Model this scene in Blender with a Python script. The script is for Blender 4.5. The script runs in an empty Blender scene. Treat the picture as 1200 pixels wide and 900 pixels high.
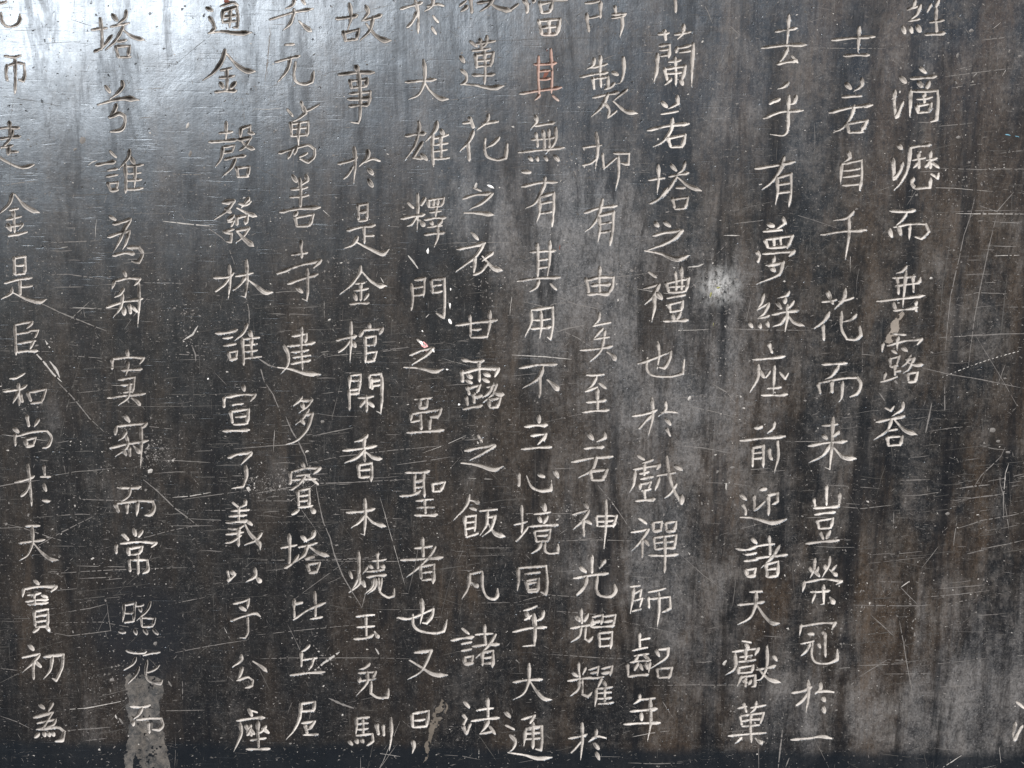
import bpy, math, random
import numpy as np
from mathutils import Vector, Matrix

# ------------------------------------------------------------------ camera
scn = bpy.context.scene
C = scn.collection
FPX = 1742.0                      # focal length in photograph pixels (1200 wide)
PITCH, ROLL, DIST = math.radians(11.0), math.radians(0.75), 0.871
fwd = Vector((0, math.cos(PITCH), -math.sin(PITCH)))
up0 = Vector((0, math.sin(PITCH), math.cos(PITCH)))
right0 = Vector((1, 0, 0))
up = up0 * math.cos(ROLL) - right0 * math.sin(ROLL)
right = right0 * math.cos(ROLL) + up0 * math.sin(ROLL)
cam_pos = -fwd * DIST
cd = bpy.data.cameras.new('camera')
cam = bpy.data.objects.new('camera', cd)
C.objects.link(cam)
LEAN = math.radians(6.0)         # the stele leans back by this much
TILT = Matrix.Rotation(-LEAN, 4, 'X')
cam.matrix_world = TILT @ Matrix(((right.x, up.x, -fwd.x, cam_pos.x),
                           (right.y, up.y, -fwd.y, cam_pos.y),
                           (right.z, up.z, -fwd.z, cam_pos.z), (0, 0, 0, 1)))
cd.sensor_fit = 'HORIZONTAL'
cd.sensor_width = 36.0
cd.lens = FPX / 1200.0 * 36.0
cd.clip_start = 0.01
cd.clip_end = 100.0
scn.camera = cam

# ------------------------------------------------------------------ daylight
SUN_EL, SUN_AZ = math.radians(37.0), math.radians(-26.0)   # azimuth measured from the slab's normal, towards the left
w = bpy.data.worlds.new('World'); scn.world = w; w.use_nodes = True
nt = w.node_tree
sky = nt.nodes.new('ShaderNodeTexSky'); sky.sky_type = 'NISHITA'
sky.sun_disc = False
sky.sun_elevation = SUN_EL
sky.sun_rotation = math.pi + -SUN_AZ
sky.air_density = 1.0; sky.dust_density = 2.0; sky.ozone_density = 1.0
bg = nt.nodes['Background']; bg.inputs['Strength'].default_value = 0.05
nt.links.new(sky.outputs[0], bg.inputs[0])
sd = bpy.data.lights.new('sun', 'SUN'); sun = bpy.data.objects.new('sun', sd); C.objects.link(sun)
sd.energy = 5.0; sd.angle = math.radians(24.0); sd.color = (1.0, 0.98, 0.97)
to_sun = Vector((math.sin(SUN_AZ) * math.cos(SUN_EL), -math.cos(SUN_AZ) * math.cos(SUN_EL), math.sin(SUN_EL)))
sun.rotation_euler = to_sun.to_track_quat('Z', 'Y').to_euler()
scn.view_settings.view_transform = 'Standard'
scn.view_settings.look = 'None'
scn.view_settings.exposure = 0.38
scn.view_settings.gamma = 1.0

# ---- the inscription: strokes traced character by character; "@ x y" sets the origin, coordinates are quarter pixels
GLYPHS = """
@ 0 0
元|-40 30 30 8/5 60 10 100 35 125 75 118 92 95 93 68
師|22 262 60 268 98 260/32 305 28 350 36 380/32 310 80 295 112 300 116 350 108 378 88 374/70 275 72 360 70 440
遠|-10 603 92 600/44 572 46 640/0 652 96 640/60 610 40 660 0 700/5 690 60 682/40 690 38 722/35 715 85 712/-30 720 20 752 70 778 110 785 158 772
塔|430 140 500 132/470 88 478 160 476 235/442 242 480 222 525 165/528 70 548 95/592 52 585 85 545 118/520 125 606 108/578 125 545 185 492 238/n 575 138 620 172 678 188/552 195 592 188/542 218 550 250 556 270/545 218 608 215 600 262/556 270 612 266
兮|495 405 515 432/572 383 575 405 552 435 515 465/n 458 492 540 468 600 462 655 470/545 490 535 520 512 550/514 550 555 532 583 545 585 575 568 608 518 618
誰|515 708 545 738/448 775 540 758/505 800 550 792/500 828 552 820/505 858 520 895/508 860 552 855 545 890/520 893 550 890/608 703 600 740 558 792/585 765 590 840 588 905/612 738 628 765/592 780 672 772/598 815 660 810/598 847 662 842/592 888 668 882/632 775 630 882
通|970 38 995 50/982 82 1000 110 1005 135 982 156/n 978 156 1040 148 1110 156 1182 152/1035 30 1090 12 1115 25/1045 50 1042 110/1045 52 1108 32 1115 80 1112 128 1092 130/1048 80 1108 72/1048 105 1110 98/1078 45 1076 130
金|1055 235 1040 285 1000 340 950 378/n 1062 252 1105 300 1150 330 1198 335/1035 330 1085 320/1030 365 1098 355/1062 325 1062 425/1032 388 1045 410/1102 388 1082 412/1008 432 1108 425
磬|1060 572 1060 625 1058 662/1028 625 1090 618/980 666 1112 655/1045 690 1035 745 1010 782/1045 690 1098 682 1088 712/1045 718 1090 710/1130 602 1126 652/1130 602 1172 590 1168 622 1192 628/1120 655 1175 645 1150 685 1122 706/n 1128 658 1160 688 1195 700/1052 748 1152 730/1105 742 1082 790 1040 830/1108 785 1116 832/1110 788 1168 782 1160 826/1118 830 1165 828
@ 300 0
奐|180 0 170 25 130 45/215 0 230 20/65 92 170 60 268 40/178 45 175 70 160 110 125 145/n 200 98 235 130 262 148
元|135 210 178 208/90 292 205 262/160 280 145 330 100 388/185 290 178 350 190 385 230 395 262 382 270 335
萬|212 478 222 520/145 512 172 545/222 500 232 530 195 560 170 570/240 520 295 490/162 575 165 640/162 580 245 570 238 640/168 605 238 598/168 638 236 632/202 575 200 690/108 718 170 700 150 745/150 705 240 680 275 700 272 735 245 760 205 745/190 690 180 720/205 735 240 718
善|172 825 188 850/235 822 240 845 192 880/165 888 240 878/160 925 245 915/112 995 200 978 300 972/205 840 208 975/190 995 180 1012/182 1018 190 1060/182 1020 268 1005 252 1058/190 1060 252 1056
故|375 88 475 72/438 18 445 80 430 140/410 150 420 195/412 155 482 138 470 185/420 190 475 185/515 30 525 60 495 100/505 95 590 70/548 80 535 140 488 190/n 515 110 560 165 600 188 635 190
事|470 312 475 330/388 350 480 340 555 340/440 378 448 415/442 380 520 372 515 405/448 412 518 405/438 440 535 430 528 490/430 465 540 460/438 498 530 490/478 320 488 440 488 550 480 578 438 572
於|385 768 440 755 475 738/460 692 465 760 458 862/412 838 435 815 455 780/525 705 520 740 482 782/500 762 545 745 580 755/528 795 545 815/528 845 545 872
於|678 42 780 12/745 0 760 60 760 158/708 128 735 100 755 55/830 -10 825 25 788 55/805 30 850 20 880 28/830 75 855 105/825 130 845 160
大|700 385 780 378 845 372/785 282 792 340 785 400 760 445 712 468/n 790 385 815 425 860 460 905 465
雄|700 638 795 625/762 572 765 600 745 680 698 752/780 668 760 700 738 738 782 745/775 725 800 748/848 572 840 610 795 665/828 625 832 780/868 610 880 632/830 650 900 632/835 680 898 672/835 710 895 702/835 745 905 740/865 640 868 742
枝|955 28 985 5/1005 -20 1012 62/990 30 960 55/1040 15 1110 5/1110 -10 1090 25 1050 55/n 1085 5 1130 35 1200 52
蓮|1005 195 1035 218/1050 185 1060 230/1082 170 1078 205 1045 232/1035 205 1120 192/1015 238 1098 228/1030 255 1035 320/1030 258 1112 248 1100 310/1035 285 1105 278/1038 312 1102 306/1015 352 1120 348/1070 235 1072 395/960 268 975 290/962 328 985 350 985 378 962 398/n 958 395 1020 398 1100 412 1168 402
花|970 578 1010 570/1000 552 1020 600/1090 538 1082 570 1035 610/1065 580 1135 570/1018 618 1000 660 955 710/992 670 1000 755/1075 650 1072 700 1085 735 1130 750 1170 740 1178 675/1140 645 1115 670 1080 695
@ 600 0
富|55 0 72 25 70 62/-5 45 30 20/105 0 100 10/185 0 258 0/130 10 140 60/130 18 190 8 180 52/140 62 182 55/125 95 140 162/125 98 225 90 210 162/135 130 210 125/140 162 208 160/172 95 175 160
其|125 265 128 445/182 230 185 438/105 302 208 295/130 335 180 330/130 372 180 368/35 440 130 425 232 410/130 445 105 472/190 448 218 472
無|110 545 115 570 85 608/105 590 200 575/112 625 120 690/145 615 152 700/172 608 175 695/205 600 205 650 185 690 155 722/90 655 205 642/30 715 120 705 245 692/80 738 95 752/115 738 122 752/155 735 165 752/200 732 218 752
有|50 805 85 808/45 875 140 855 212 855/155 835 150 870 110 950 62 978/125 920 130 990 115 1045/125 925 195 905 195 980 188 1062/135 955 190 945/135 1000 190 992
所|345 15 410 5/350 65 362 150/415 10 415 85/365 85 410 75/482 30 490 70/470 68 535 65/470 85 530 72/515 75 518 120 505 178
製|385 275 380 305 350 325/320 362 450 340/370 318 445 300/378 365 385 420/380 370 450 360 450 410 435 418/415 265 418 410/472 340 495 350/522 270 525 330 510 385 485 395/480 390 460 410/380 458 500 432/450 440 420 500 372 548/425 480 455 510 450 550/450 552 490 520/540 420 480 470/n 475 475 530 520 590 532
抑|335 692 420 680/395 622 402 700 390 798/332 775 370 765 400 740/425 720 430 790/430 792 490 740/478 718 550 720 545 770 512 765/498 735 500 820 485 892
中|765 -10 768 60
蘭|688 160 735 155/715 142 722 190/805 118 800 155 775 185/765 162 838 150/682 255 678 330 665 388/690 215 740 208 735 270/695 235 738 230/700 262 738 258/775 225 770 245/780 225 838 212/785 245 838 238/850 205 845 300 842 408/735 290 790 282/715 320 730 378/722 322 812 310 800 370/728 345 800 338/765 270 768 402/745 370 715 400/790 372 800 395
若|705 480 725 500/775 450 778 485 730 512/700 535 778 522/635 612 730 590 830 580/752 558 745 610 705 665 658 690/730 645 745 690/732 648 812 632 798 690/745 690 798 688
塔|640 845 715 835/685 775 688 830 680 910/645 955 690 930 730 880/748 775 770 800/812 760 800 795 765 822/735 828 828 810/n 775 830 825 870 890 895/770 830 740 880 705 930/770 880 810 880/752 930 762 975/755 935 825 925 812 975/765 980 815 975
@ 900 0
去|35 148 85 140 135 132/98 70 95 140 88 220/-30 225 80 212 178 210/92 225 75 265 48 298/45 300 90 290 135 282/112 262 138 292
乎|95 388 75 405 45 418/10 485 35 468/132 450 122 480 95 490/-20 555 60 525 165 518/98 450 95 540 92 610 70 635 10 630/55 465 30 475
有|-60 790 40 775 125 758/75 738 60 790 20 850 -30 890/42 830 45 900 35 960/45 832 108 815 108 900 98 970/50 865 105 858/48 905 105 898
士|300 188 400 178 500 172/428 128 425 190 422 255/355 262 420 258 475 258
若|368 395 388 415/440 370 440 400 400 430/350 455 435 450/288 528 385 505 490 492/405 495 390 545 350 600 305 622/368 580 380 622/370 580 465 565 440 612/382 622 445 618
自|378 712 385 738 350 765/345 770 342 820 340 862/350 768 440 750 440 820 430 892/358 800 430 790/355 830 430 822/350 868 435 862
經|690 0 685 30 655 40/655 45 700 30/715 25 700 65 665 95/660 98 710 90/632 128 642 155/668 130 675 152/700 122 712 145/765 20 745 60/800 0 790 30/760 105 825 95/790 40 792 155/738 162 830 155
滴|622 362 645 385/595 425 592 480 600 548/602 550 620 510 635 475/715 320 738 340/670 368 790 358/705 385 720 405/755 385 745 410/668 425 665 548/670 428 795 425 798 480 790 560 765 570/700 465 770 455/732 440 735 485/698 495 705 528/700 495 765 485 755 522/708 528 755 525
瀝|612 680 625 695/585 745 590 800 590 830 590 842/590 840 620 800 632 760/665 690 762 678/668 690 655 790 620 860 590 892/680 750 735 740/705 718 708 790/705 760 680 790/745 750 790 742/762 710 762 790/760 755 740 780/765 760 800 785/680 835 675 860 690 882/690 882 760 878 762 835/765 815 795 835 800 812
@ 0 225
金|58 10 40 60 -20 115/n 68 10 110 60 150 85 188 98/45 85 85 78/30 130 100 115/62 90 68 190/38 155 50 180/105 150 85 180/40 205 125 188/30 165 105 152
是|65 308 68 388/68 310 118 302 115 385/75 345 112 342/72 388 115 382/20 428 85 410 150 402/92 415 95 485/98 445 150 440/55 455 50 475 5 502/n 60 472 120 500 180 515 220 502
臣|68 625 72 690 75 765/75 622 152 608/148 612 125 640/80 665 140 655/140 650 178 648 165 680/85 710 165 698/155 700 140 740/78 750 175 745
和|45 875 75 872 115 850/15 935 90 925 125 905/85 900 90 1000/85 935 60 990/95 950 105 985/130 940 145 980/140 938 215 925 195 985/145 990 195 985
為|515 115 540 130/530 150 570 142 615 125/612 130 585 170 560 230 530 285/505 212 555 195 608 180/605 182 590 240 575 270/530 298 590 285 630 290/600 260 650 260 668 290 650 330 615 325
寂|580 375 590 395/535 420 525 455/535 418 600 405 655 408 630 438/578 455 560 480 535 495/500 540 580 515 668 500/575 480 565 540 530 588/578 545 582 572/605 530 612 570/650 430 652 520 645 635/620 540 640 560
寞|595 745 600 770/525 785 525 830/528 782 600 775 672 778 655 805/570 835 665 830/600 800 590 860/555 880 630 868 620 940/568 905 620 900/580 940 622 935/505 965 585 955 680 945/605 900 600 960 555 1000/n 615 965 640 980 658 1002
發|1045 50 1095 42 1060 90 1005 130/1060 80 1080 95/1165 30 1130 75/1120 55 1150 60 1175 45/n 1110 75 1160 100 1205 115/1070 130 1095 110/1070 140 1095 135 1085 160/1048 185 1095 175/1050 185 1085 195 1082 235 1060 232/1110 115 1110 155/1112 118 1160 110 1150 150/1110 180 1165 170 1140 210 1105 238/n 1110 185 1150 225 1190 255
林|1000 402 1060 400 1095 380/1075 345 1078 420 1070 500/1012 465 1050 435 1072 405/1105 395 1185 380/1155 320 1158 420 1150 492 1120 485/1092 460 1130 430 1150 395/n 1160 410 1200 440 1240 470 1280 470
誰|1010 662 1060 660 1112 645/1045 685 1090 680/1048 720 1105 712/1070 752 1080 785/1072 752 1110 745 1105 782/1080 785 1108 780/1158 622 1140 660 1098 698/1135 685 1140 750 1142 812/1170 655 1180 680/1142 690 1215 682/1148 718 1205 712/1148 748 1205 742/1148 780 1225 772/1178 690 1180 778
@ 300 225
寺|212 230 215 310/168 295 240 285/100 382 200 345 300 322 270 355/150 430 220 405 290 385/240 360 242 460 238 510 215 500/192 450 215 470
建|215 635 218 835/148 722 275 705/170 675 235 665 230 705/165 750 245 740/175 775 255 765/165 805 255 788/130 720 150 760 148 810 115 855/n 100 822 160 830 230 850 305 855
是|478 60 480 132/480 62 522 55 520 130/485 95 518 90/482 135 520 130/428 180 490 165 558 155/505 165 508 240/508 205 552 205/475 212 455 245 412 265/n 470 235 530 265 590 288 625 268
金|490 348 485 380 445 435 392 480/n 498 375 535 415 575 438 615 440/468 430 510 425/460 462 525 452/490 430 490 510/460 480 470 505/525 478 505 510/440 525 530 520
棺|378 695 470 675/445 610 445 700 440 800/388 750 420 725 440 695/455 705 465 725/530 620 535 640/500 650 488 675/500 648 590 640 580 665/510 680 512 800/512 680 560 675 555 720/518 718 558 715/515 755 565 748 550 790/520 795 555 790
釋|712 50 738 75/792 30 775 60/680 125 730 115 790 105/758 10 758 90 755 185/752 115 730 150 705 162/n 765 130 790 160/805 40 810 70/808 38 880 28 870 65/830 40 832 62/850 38 852 60/812 72 870 66/815 95 870 88/790 130 890 120/845 72 842 125/820 140 828 155/868 135 855 155/805 165 872 158/790 200 885 190/850 160 852 210 835 258
門|728 430 735 490 728 555/745 412 790 405 785 490/738 450 785 442/738 485 785 480/820 410 828 475/825 410 882 405 885 500 880 590 845 568/828 440 870 435/830 470 872 465
之|755 690 790 720/720 765 770 745 830 730/830 732 790 770 730 810/n 692 822 760 825 840 840 882 828
衣|1010 190 1040 222/942 268 1000 258 1075 238/1070 240 1030 300 935 375/1025 305 1020 385/1020 388 1060 370 1085 330/1108 285 1060 325/n 1060 300 1110 355 1155 368
甘|938 625 1030 612 1130 600/1002 580 1005 680/1095 560 1095 620 1082 690/1015 645 1055 642/1008 682 1085 678
露|965 785 1010 795 1068 790/965 840 968 890/968 848 1050 828 1135 830 1120 865/1045 795 1048 890/990 855 1010 870/985 880 1010 895/1070 850 1095 862/1065 875 1090 890/990 915 1000 950/992 920 1050 905 1035 940/1020 945 1022 990/1025 960 1055 955/985 960 992 1000/970 1018 1060 1000/1112 900 1090 940 1060 965/1085 915 1125 905 1105 950 1060 990/n 1095 925 1130 945 1165 950/1090 970 1095 1005/1092 972 1145 965 1130 1008/1098 1010 1135 1008
@ 300 225
之|1020 -20 1055 -5/970 32 1020 15 1108 5/1108 8 1060 50 1000 82/n 975 98 1040 98 1118 108
@ 600 225
有|340 98 410 75 492 65/425 35 405 110 375 160 340 188/405 110 412 170 402 240/412 110 475 95 472 170 460 250/415 150 465 142/412 190 465 182
其|118 245 120 400/178 230 165 405/85 282 205 275/125 320 168 315/122 358 165 352/25 418 110 405 225 400/125 415 115 445 82 468/180 430 208 458
用|88 555 90 610 60 680/92 552 190 540 192 620 180 690 165 680/100 600 180 595/90 640 182 632/135 560 138 620 130 690
不|35 825 120 810 210 808/145 820 125 870 50 920/128 860 132 920 128 965/n 165 880 195 905 220 930
由|345 405 355 440 360 478/348 415 410 400 475 400 470 440 452 478/412 352 412 478/372 438 462 432/355 480 455 478
矣|410 568 405 600 378 630/382 628 462 612/425 640 382 690/385 690 455 680/435 650 432 690/320 742 400 735 470 722/430 690 415 745 365 795/n 445 750 475 770 485 792
至|350 858 430 855/395 868 375 905 345 930/345 935 400 915/408 895 440 920/350 985 440 975/400 925 402 1025/330 1032 400 1025 455 1022
之|672 145 685 160/715 142 740 160/660 205 720 190 798 180/798 182 740 230 625 278/n 622 275 700 290 770 315 835 295
禮|640 375 675 400/618 452 690 432/690 435 660 490 622 528/665 480 668 540 655 610/n 680 475 700 498/722 425 735 468/725 428 828 405 815 465/765 375 770 465/792 355 795 462/740 445 815 440/735 470 812 465/728 498 810 482/725 530 800 512 795 555/735 530 745 565/742 562 795 555/750 575 760 598/790 565 775 595/710 605 825 600
也|590 805 640 790 745 748 740 780 715 825 690 822/682 700 690 760 680 835/635 775 632 830 660 860 740 865 800 850 808 785
於|565 1050 620 1042 680 1022/655 965 660 1050 640 1140/595 1110 630 1070 655 1045/720 985 720 1020 685 1052/700 1032 740 1030 775 1035/720 1065 742 1090/725 1110 742 1145
@ 820 225
夢|322 152 345 160/390 120 400 145 352 180/300 185 385 178/305 225 320 262/310 222 435 205 410 262/345 215 350 255/378 210 382 250/325 262 408 255/268 280 280 300 272 330/295 290 360 285 440 278 420 300/350 305 345 335 310 345/325 345 390 330 370 385 265 432/335 355 350 368
綵|300 480 290 520 270 550/270 552 325 520/325 525 300 570 272 590/275 592 325 580/232 615 245 632/280 618 285 635/315 610 322 630/418 468 405 485 362 498/362 520 382 545/440 512 420 540/400 500 400 520/340 575 400 562 462 555/410 530 410 590 400 655/405 580 380 615 342 632/n 412 575 440 610 492 628
座|325 712 340 755/250 785 320 780 400 770/275 810 272 870 235 940/285 840 300 868/310 870 330 840/350 815 348 880 345 945/375 845 400 875 415 850/320 920 380 915/290 952 350 952 410 948
@ 900 225
千|400 92 370 120 305 135/248 200 350 185 460 178/380 120 380 200 362 320
花|255 515 320 505/280 468 305 525/362 455 355 500 310 550/335 512 400 495/285 565 265 600 215 640/258 625 262 695/345 560 345 640 370 690 410 690 435 670 430 630/412 575 390 595 350 610
而|572 88 640 92 690 85/650 100 630 130 598 160/570 175 580 208/590 165 670 150 740 150 755 185 720 218 690 210/612 165 622 198/665 160 662 225
垂|650 348 630 370 600 382/585 402 690 395/600 438 702 425 715 400/510 512 620 500 735 485/605 400 612 480/680 395 682 470/648 370 640 450 632 540/588 520 600 552/590 555 700 540/695 515 695 560
露|590 665 645 670/540 710 535 750/560 720 640 698 720 690 700 715/610 680 605 740/580 740 600 755/630 730 650 745/570 780 575 820/572 782 615 770 605 805/580 820 605 812/595 815 595 860/600 840 620 838/550 850 545 890/530 890 605 865/670 765 650 800 625 820/650 785 685 780 660 830 630 850/n 655 800 690 810 728 808/655 850 660 888/658 850 702 845 690 888/662 890 692 888
而|255 808 320 805 370 802/330 815 300 860 265 880/235 900 245 945/240 895 340 875 420 870 435 900 420 940 385 960/300 890 300 940/350 890 345 965 330 985
@ 0 450
尚|125 150 135 200/65 210 85 225/180 165 160 200/75 245 150 225 220 220 240 250 225 290 200 300/70 235 72 290/115 260 125 290/118 262 165 252 155 288/125 292 155 288
於|70 460 110 452 160 432/130 378 140 470 148 570/100 525 125 500 135 465/205 385 210 430/190 435 235 435/205 470 215 500/200 545 230 550
天|120 665 185 665/88 745 150 738 210 730/150 670 152 740 130 800 90 828/n 155 745 195 790 235 820 275 825
寂|585 150 605 175/545 200 540 235/545 198 620 190 685 185 660 210/590 225 575 250 555 265/590 245 600 270/515 300 600 280 695 265/600 265 590 300 540 340/575 305 590 330/605 300 610 340/660 200 662 290 658 400/n 625 290 655 325
而|550 485 610 488 660 482/610 490 600 525 555 560/540 565 555 600/550 560 640 548 715 550 722 580 705 610 680 615/595 565 595 608/645 555 640 620
常|625 680 635 710/575 705 600 730/665 690 650 715/545 755 545 795/565 748 650 740 730 745 710 765/600 770 605 800/605 772 665 762 655 792/612 800 655 795/605 825 610 880/608 825 690 825 692 870 670 888/645 800 648 895
宣|1140 10 1145 30/1050 65 1050 110/1060 62 1130 50 1195 50 1175 80/1090 98 1140 92/1080 130 1090 185/1085 128 1165 118 1158 185/1105 155 1155 150/1095 190 1160 185/1045 220 1120 218 1170 215
了|1070 345 1110 330 1180 320/1178 325 1130 378/1150 385 1155 430 1140 480 1085 490
義|1090 555 1120 580/1150 545 1150 565 1120 580/1085 595 1165 590/1075 620 1155 615/1060 650 1160 640/1118 580 1118 650/1140 665 1110 680 1070 678/1060 705 1140 695/1118 680 1118 760/1060 745 1085 740 1130 710/n 1140 640 1170 700 1215 750 1220 780/1225 700 1200 730 1145 755/1160 645 1180 660
以|1065 875 1075 915 1065 920/1070 925 1105 890/1085 880 1100 895/1195 865 1195 900 1150 930/n 1195 900 1222 930
@ 300 450
多|215 60 200 80 175 102/208 78 260 75 240 105 200 135/215 95 222 112/245 120 220 160 185 190/225 145 262 140 240 210 190 265 135 285/210 165 225 185
寶|215 370 225 390/160 415 160 470/165 412 230 395 298 395 270 420/190 430 250 425/170 450 280 445/165 495 200 470 230 430/235 425 290 470/195 500 200 575/198 500 250 490 248 575/205 525 245 520/205 550 245 545/200 578 265 570/198 590 170 610/n 255 575 275 605
塔|118 768 190 755/155 705 158 770 155 850/135 862 170 840 200 800/215 715 235 735/272 690 265 715 225 740/200 765 285 745/n 240 755 290 790 345 808/240 760 225 800 185 835/235 818 270 810/240 845 250 880/242 845 298 838 285 880/252 885 285 880
閑|435 30 438 122/440 28 485 22/485 -5 482 40/445 45 480 42/540 -25 545 25/590 -30 590 60 585 138 560 125/480 65 550 58/515 55 518 130/505 80 490 105/525 85 550 105
閑頂|440 -35 438 30/445 -40 490 -45 485 0/445 -15 485 -20/530 -42 535 20/530 -42 585 -48 590 -20/540 -15 575 -18/540 10 580 5
香|520 240 500 258 460 272/408 312 480 305 565 290/508 255 510 365/505 310 470 345 415 370/n 515 320 550 345 592 352/480 378 485 440/482 380 542 370 540 455/490 405 538 400/490 438 538 432
木|425 602 490 598 555 585/510 540 512 620 508 708 485 700/508 615 480 650 445 675/n 515 615 550 650 610 668
燒|438 880 450 910/520 860 500 890/480 790 482 880 465 940 435 978/490 925 510 945/545 830 610 822/570 790 572 870/520 880 600 870/530 850 545 862/590 850 600 860/520 905 610 895/550 915 545 950 510 985/575 910 575 950 585 980 620 1000 645 990 648 960
亞|745 72 820 65/765 75 768 110/770 112 800 108/800 75 800 108/728 140 725 178/728 140 865 118 850 160/728 178 770 170/770 140 775 215/815 165 815 215/820 152 855 150/708 228 800 222 880 215
聖|700 415 760 415 812 408/745 425 745 515/785 415 790 530/750 455 785 450/748 485 785 480/675 525 730 520 770 500/825 465 830 505/825 468 885 460 865 500/830 505 870 500/750 548 830 540/755 580 835 578/790 545 795 610/745 615 850 612
者|745 770 825 760/780 722 785 815/680 825 780 820 875 812/840 765 810 810 750 870 705 905/770 850 775 915/775 855 835 845 830 935/780 885 828 880/780 920 830 915
之|1040 240 1060 272/980 312 1040 300 1120 285/1120 290 1060 325 1000 358/n 962 370 1040 380 1110 400 1160 385
飯|1000 520 985 570 925 640/n 1000 545 1030 550 1045 562/1005 580 1030 590/978 620 985 715/980 622 1030 615 1025 690/985 650 1028 645/985 680 1028 672/985 718 1040 700/1050 595 1130 588/1085 600 1080 660 1050 710/1090 625 1120 620 1100 680 1060 715/n 1085 650 1120 700 1168 715
@ 600 450
立|125 150 128 180/60 200 165 192/90 242 158 235 150 265/155 240 120 285/45 305 120 298 185 295
心|30 420 32 480/n 68 430 90 480 130 500 180 495 185 450/125 425 150 435/200 410 215 435
境|10 660 70 645/45 570 48 650 45 700/20 735 45 710 75 670/150 565 155 595/105 610 180 600/125 625 135 645/165 622 150 650/85 668 215 660/105 690 115 740/110 690 180 682 170 735/120 712 170 708/115 740 170 735/135 745 125 770 90 795/155 740 155 780 175 795 215 790 215 750
同|28 865 30 925 25 970/35 862 160 852 165 930 158 985 135 975/62 890 130 882/65 925 75 965/68 922 125 912 118 960/75 965 118 960
若|360 235 378 258/432 228 435 250 395 272/340 302 430 295/280 365 370 348 472 340/395 340 375 400 310 440/365 405 375 448/370 408 445 402 425 445/375 450 430 448
神|340 560 355 580/285 612 360 590/360 595 330 640 285 682/335 640 338 715/n 345 640 370 655/395 620 400 670/398 618 490 618 475 670/400 645 475 640/405 668 475 665/440 545 440 660 430 785
光|375 805 375 890/320 860 345 880/435 828 410 865/290 910 380 895 450 888/350 905 335 960 300 995/400 900 395 960 410 990 460 995 485 970 482 945
戲|590 335 620 355/615 370 660 355/570 400 690 380 680 400/575 410 570 470 550 510/620 375 620 430/600 420 640 412/605 445 660 435/600 470 600 490/605 470 650 460 640 490/610 500 650 492/580 548 670 540/620 500 625 540/690 440 670 500/725 340 735 420 760 500 795 560/n 765 385 795 402/680 430 765 415/770 470 745 510 715 535/795 525 795 560
禪|595 630 630 655/560 695 640 680/640 682 600 740 560 782/610 735 610 815/n 620 730 640 755/660 650 665 690/662 650 702 645 698 685/668 690 698 685/720 650 725 688/722 650 770 645 760 688/728 690 762 688/665 720 672 775/668 720 770 708 762 765/675 745 762 738/672 775 765 768/640 802 710 805 778 798/715 715 718 800 715 885
@ 820 440
前|262 245 290 240/350 220 345 245 315 272/190 305 290 295 400 285/248 340 248 428/250 338 298 330 298 430/255 365 295 360/255 390 295 385/325 345 330 380 340 395/365 310 368 380 350 455
迎|285 535 310 532/192 560 215 580/200 605 215 630 215 655/255 565 255 630/255 632 305 590/320 560 365 552 365 590 340 605/320 565 322 655/n 190 665 250 668 340 690 410 672
諸|245 765 265 785/170 812 215 818 270 800/215 840 265 832/210 870 270 862/215 910 225 940/218 912 262 905 255 938/228 942 258 938/270 800 350 790/325 755 330 845/265 855 340 848 410 840/372 800 340 850 285 905/310 885 315 945/312 885 368 872 365 940/320 910 362 905/320 945 362 940
@ 900 450
來|255 195 325 188/258 242 275 255/330 225 300 252/190 290 280 275 370 268/305 158 300 280 290 400 265 390/290 285 260 330 190 370/n 305 295 350 340 415 350
豈|275 478 275 570/215 540 222 580/215 582 335 572/335 515 332 580/220 612 315 600/230 640 240 680/232 642 305 630 295 675/242 678 295 675/245 695 260 728/290 690 275 722/178 748 260 738 332 732
榮|220 820 215 870 195 915/195 860 205 880/235 860 225 885/n 215 875 240 900/290 810 285 850 255 905/265 850 272 870/320 850 300 875/n 288 870 325 900/170 925 162 975/175 930 260 915 345 925 320 940/200 975 290 968/260 945 262 1030 245 1035/220 985 205 1030/n 290 1000 310 1030
荅|550 112 575 125 590 105/632 88 630 115 580 152/508 178 570 165 640 150/580 165 560 215 495 262/n 590 165 640 215 700 238/555 222 605 212/560 250 565 288/562 250 630 245 620 288/565 290 622 286
@ 0 675
寶|160 20 180 38/110 60 105 100/110 62 180 50 262 50 240 72/130 90 190 80/120 120 225 110/160 85 162 130/130 132 225 125/195 90 220 100/160 165 165 235/165 165 225 155 222 235/168 190 222 182/168 215 222 208/168 240 225 235/180 245 158 262/n 215 235 232 258
初|135 325 155 345/105 382 185 365/185 370 150 410 105 452/155 400 158 485/n 165 400 190 425/205 378 295 368 290 430 262 490 245 480/245 380 235 440 205 482
為|185 605 205 620/160 662 245 640 200 710 170 720/245 595 225 640/175 690 260 672/260 672 245 700 195 715/190 720 270 710 300 730 290 770 260 775/180 740 165 755/205 735 210 750/225 735 232 750/245 735 252 748
照|580 135 575 215/580 135 632 125 625 215/585 175 628 172/585 218 628 212/640 140 670 135/705 122 690 160 640 210/655 150 660 165/660 195 665 238/662 195 725 200 715 235/668 240 715 235/560 262 585 265/632 255 638 272/675 252 688 270/720 252 738 272
死|592 350 635 362 685 355/635 385 620 415 580 442/650 428 635 465 600 505/690 395 682 450 695 490 750 505 760 490/692 452 722 440 748 418/672 372 705 362 748 358
而|610 612 660 615 705 605/665 620 650 650 625 672/625 685 625 700/640 675 700 668 755 668 762 700 745 720 715 720/695 690 700 738
予|1095 130 1140 120 1165 108 1160 150/1125 145 1150 160/1080 210 1140 190 1195 175 1220 190/1160 195 1162 260 1150 290 1115 290
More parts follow.
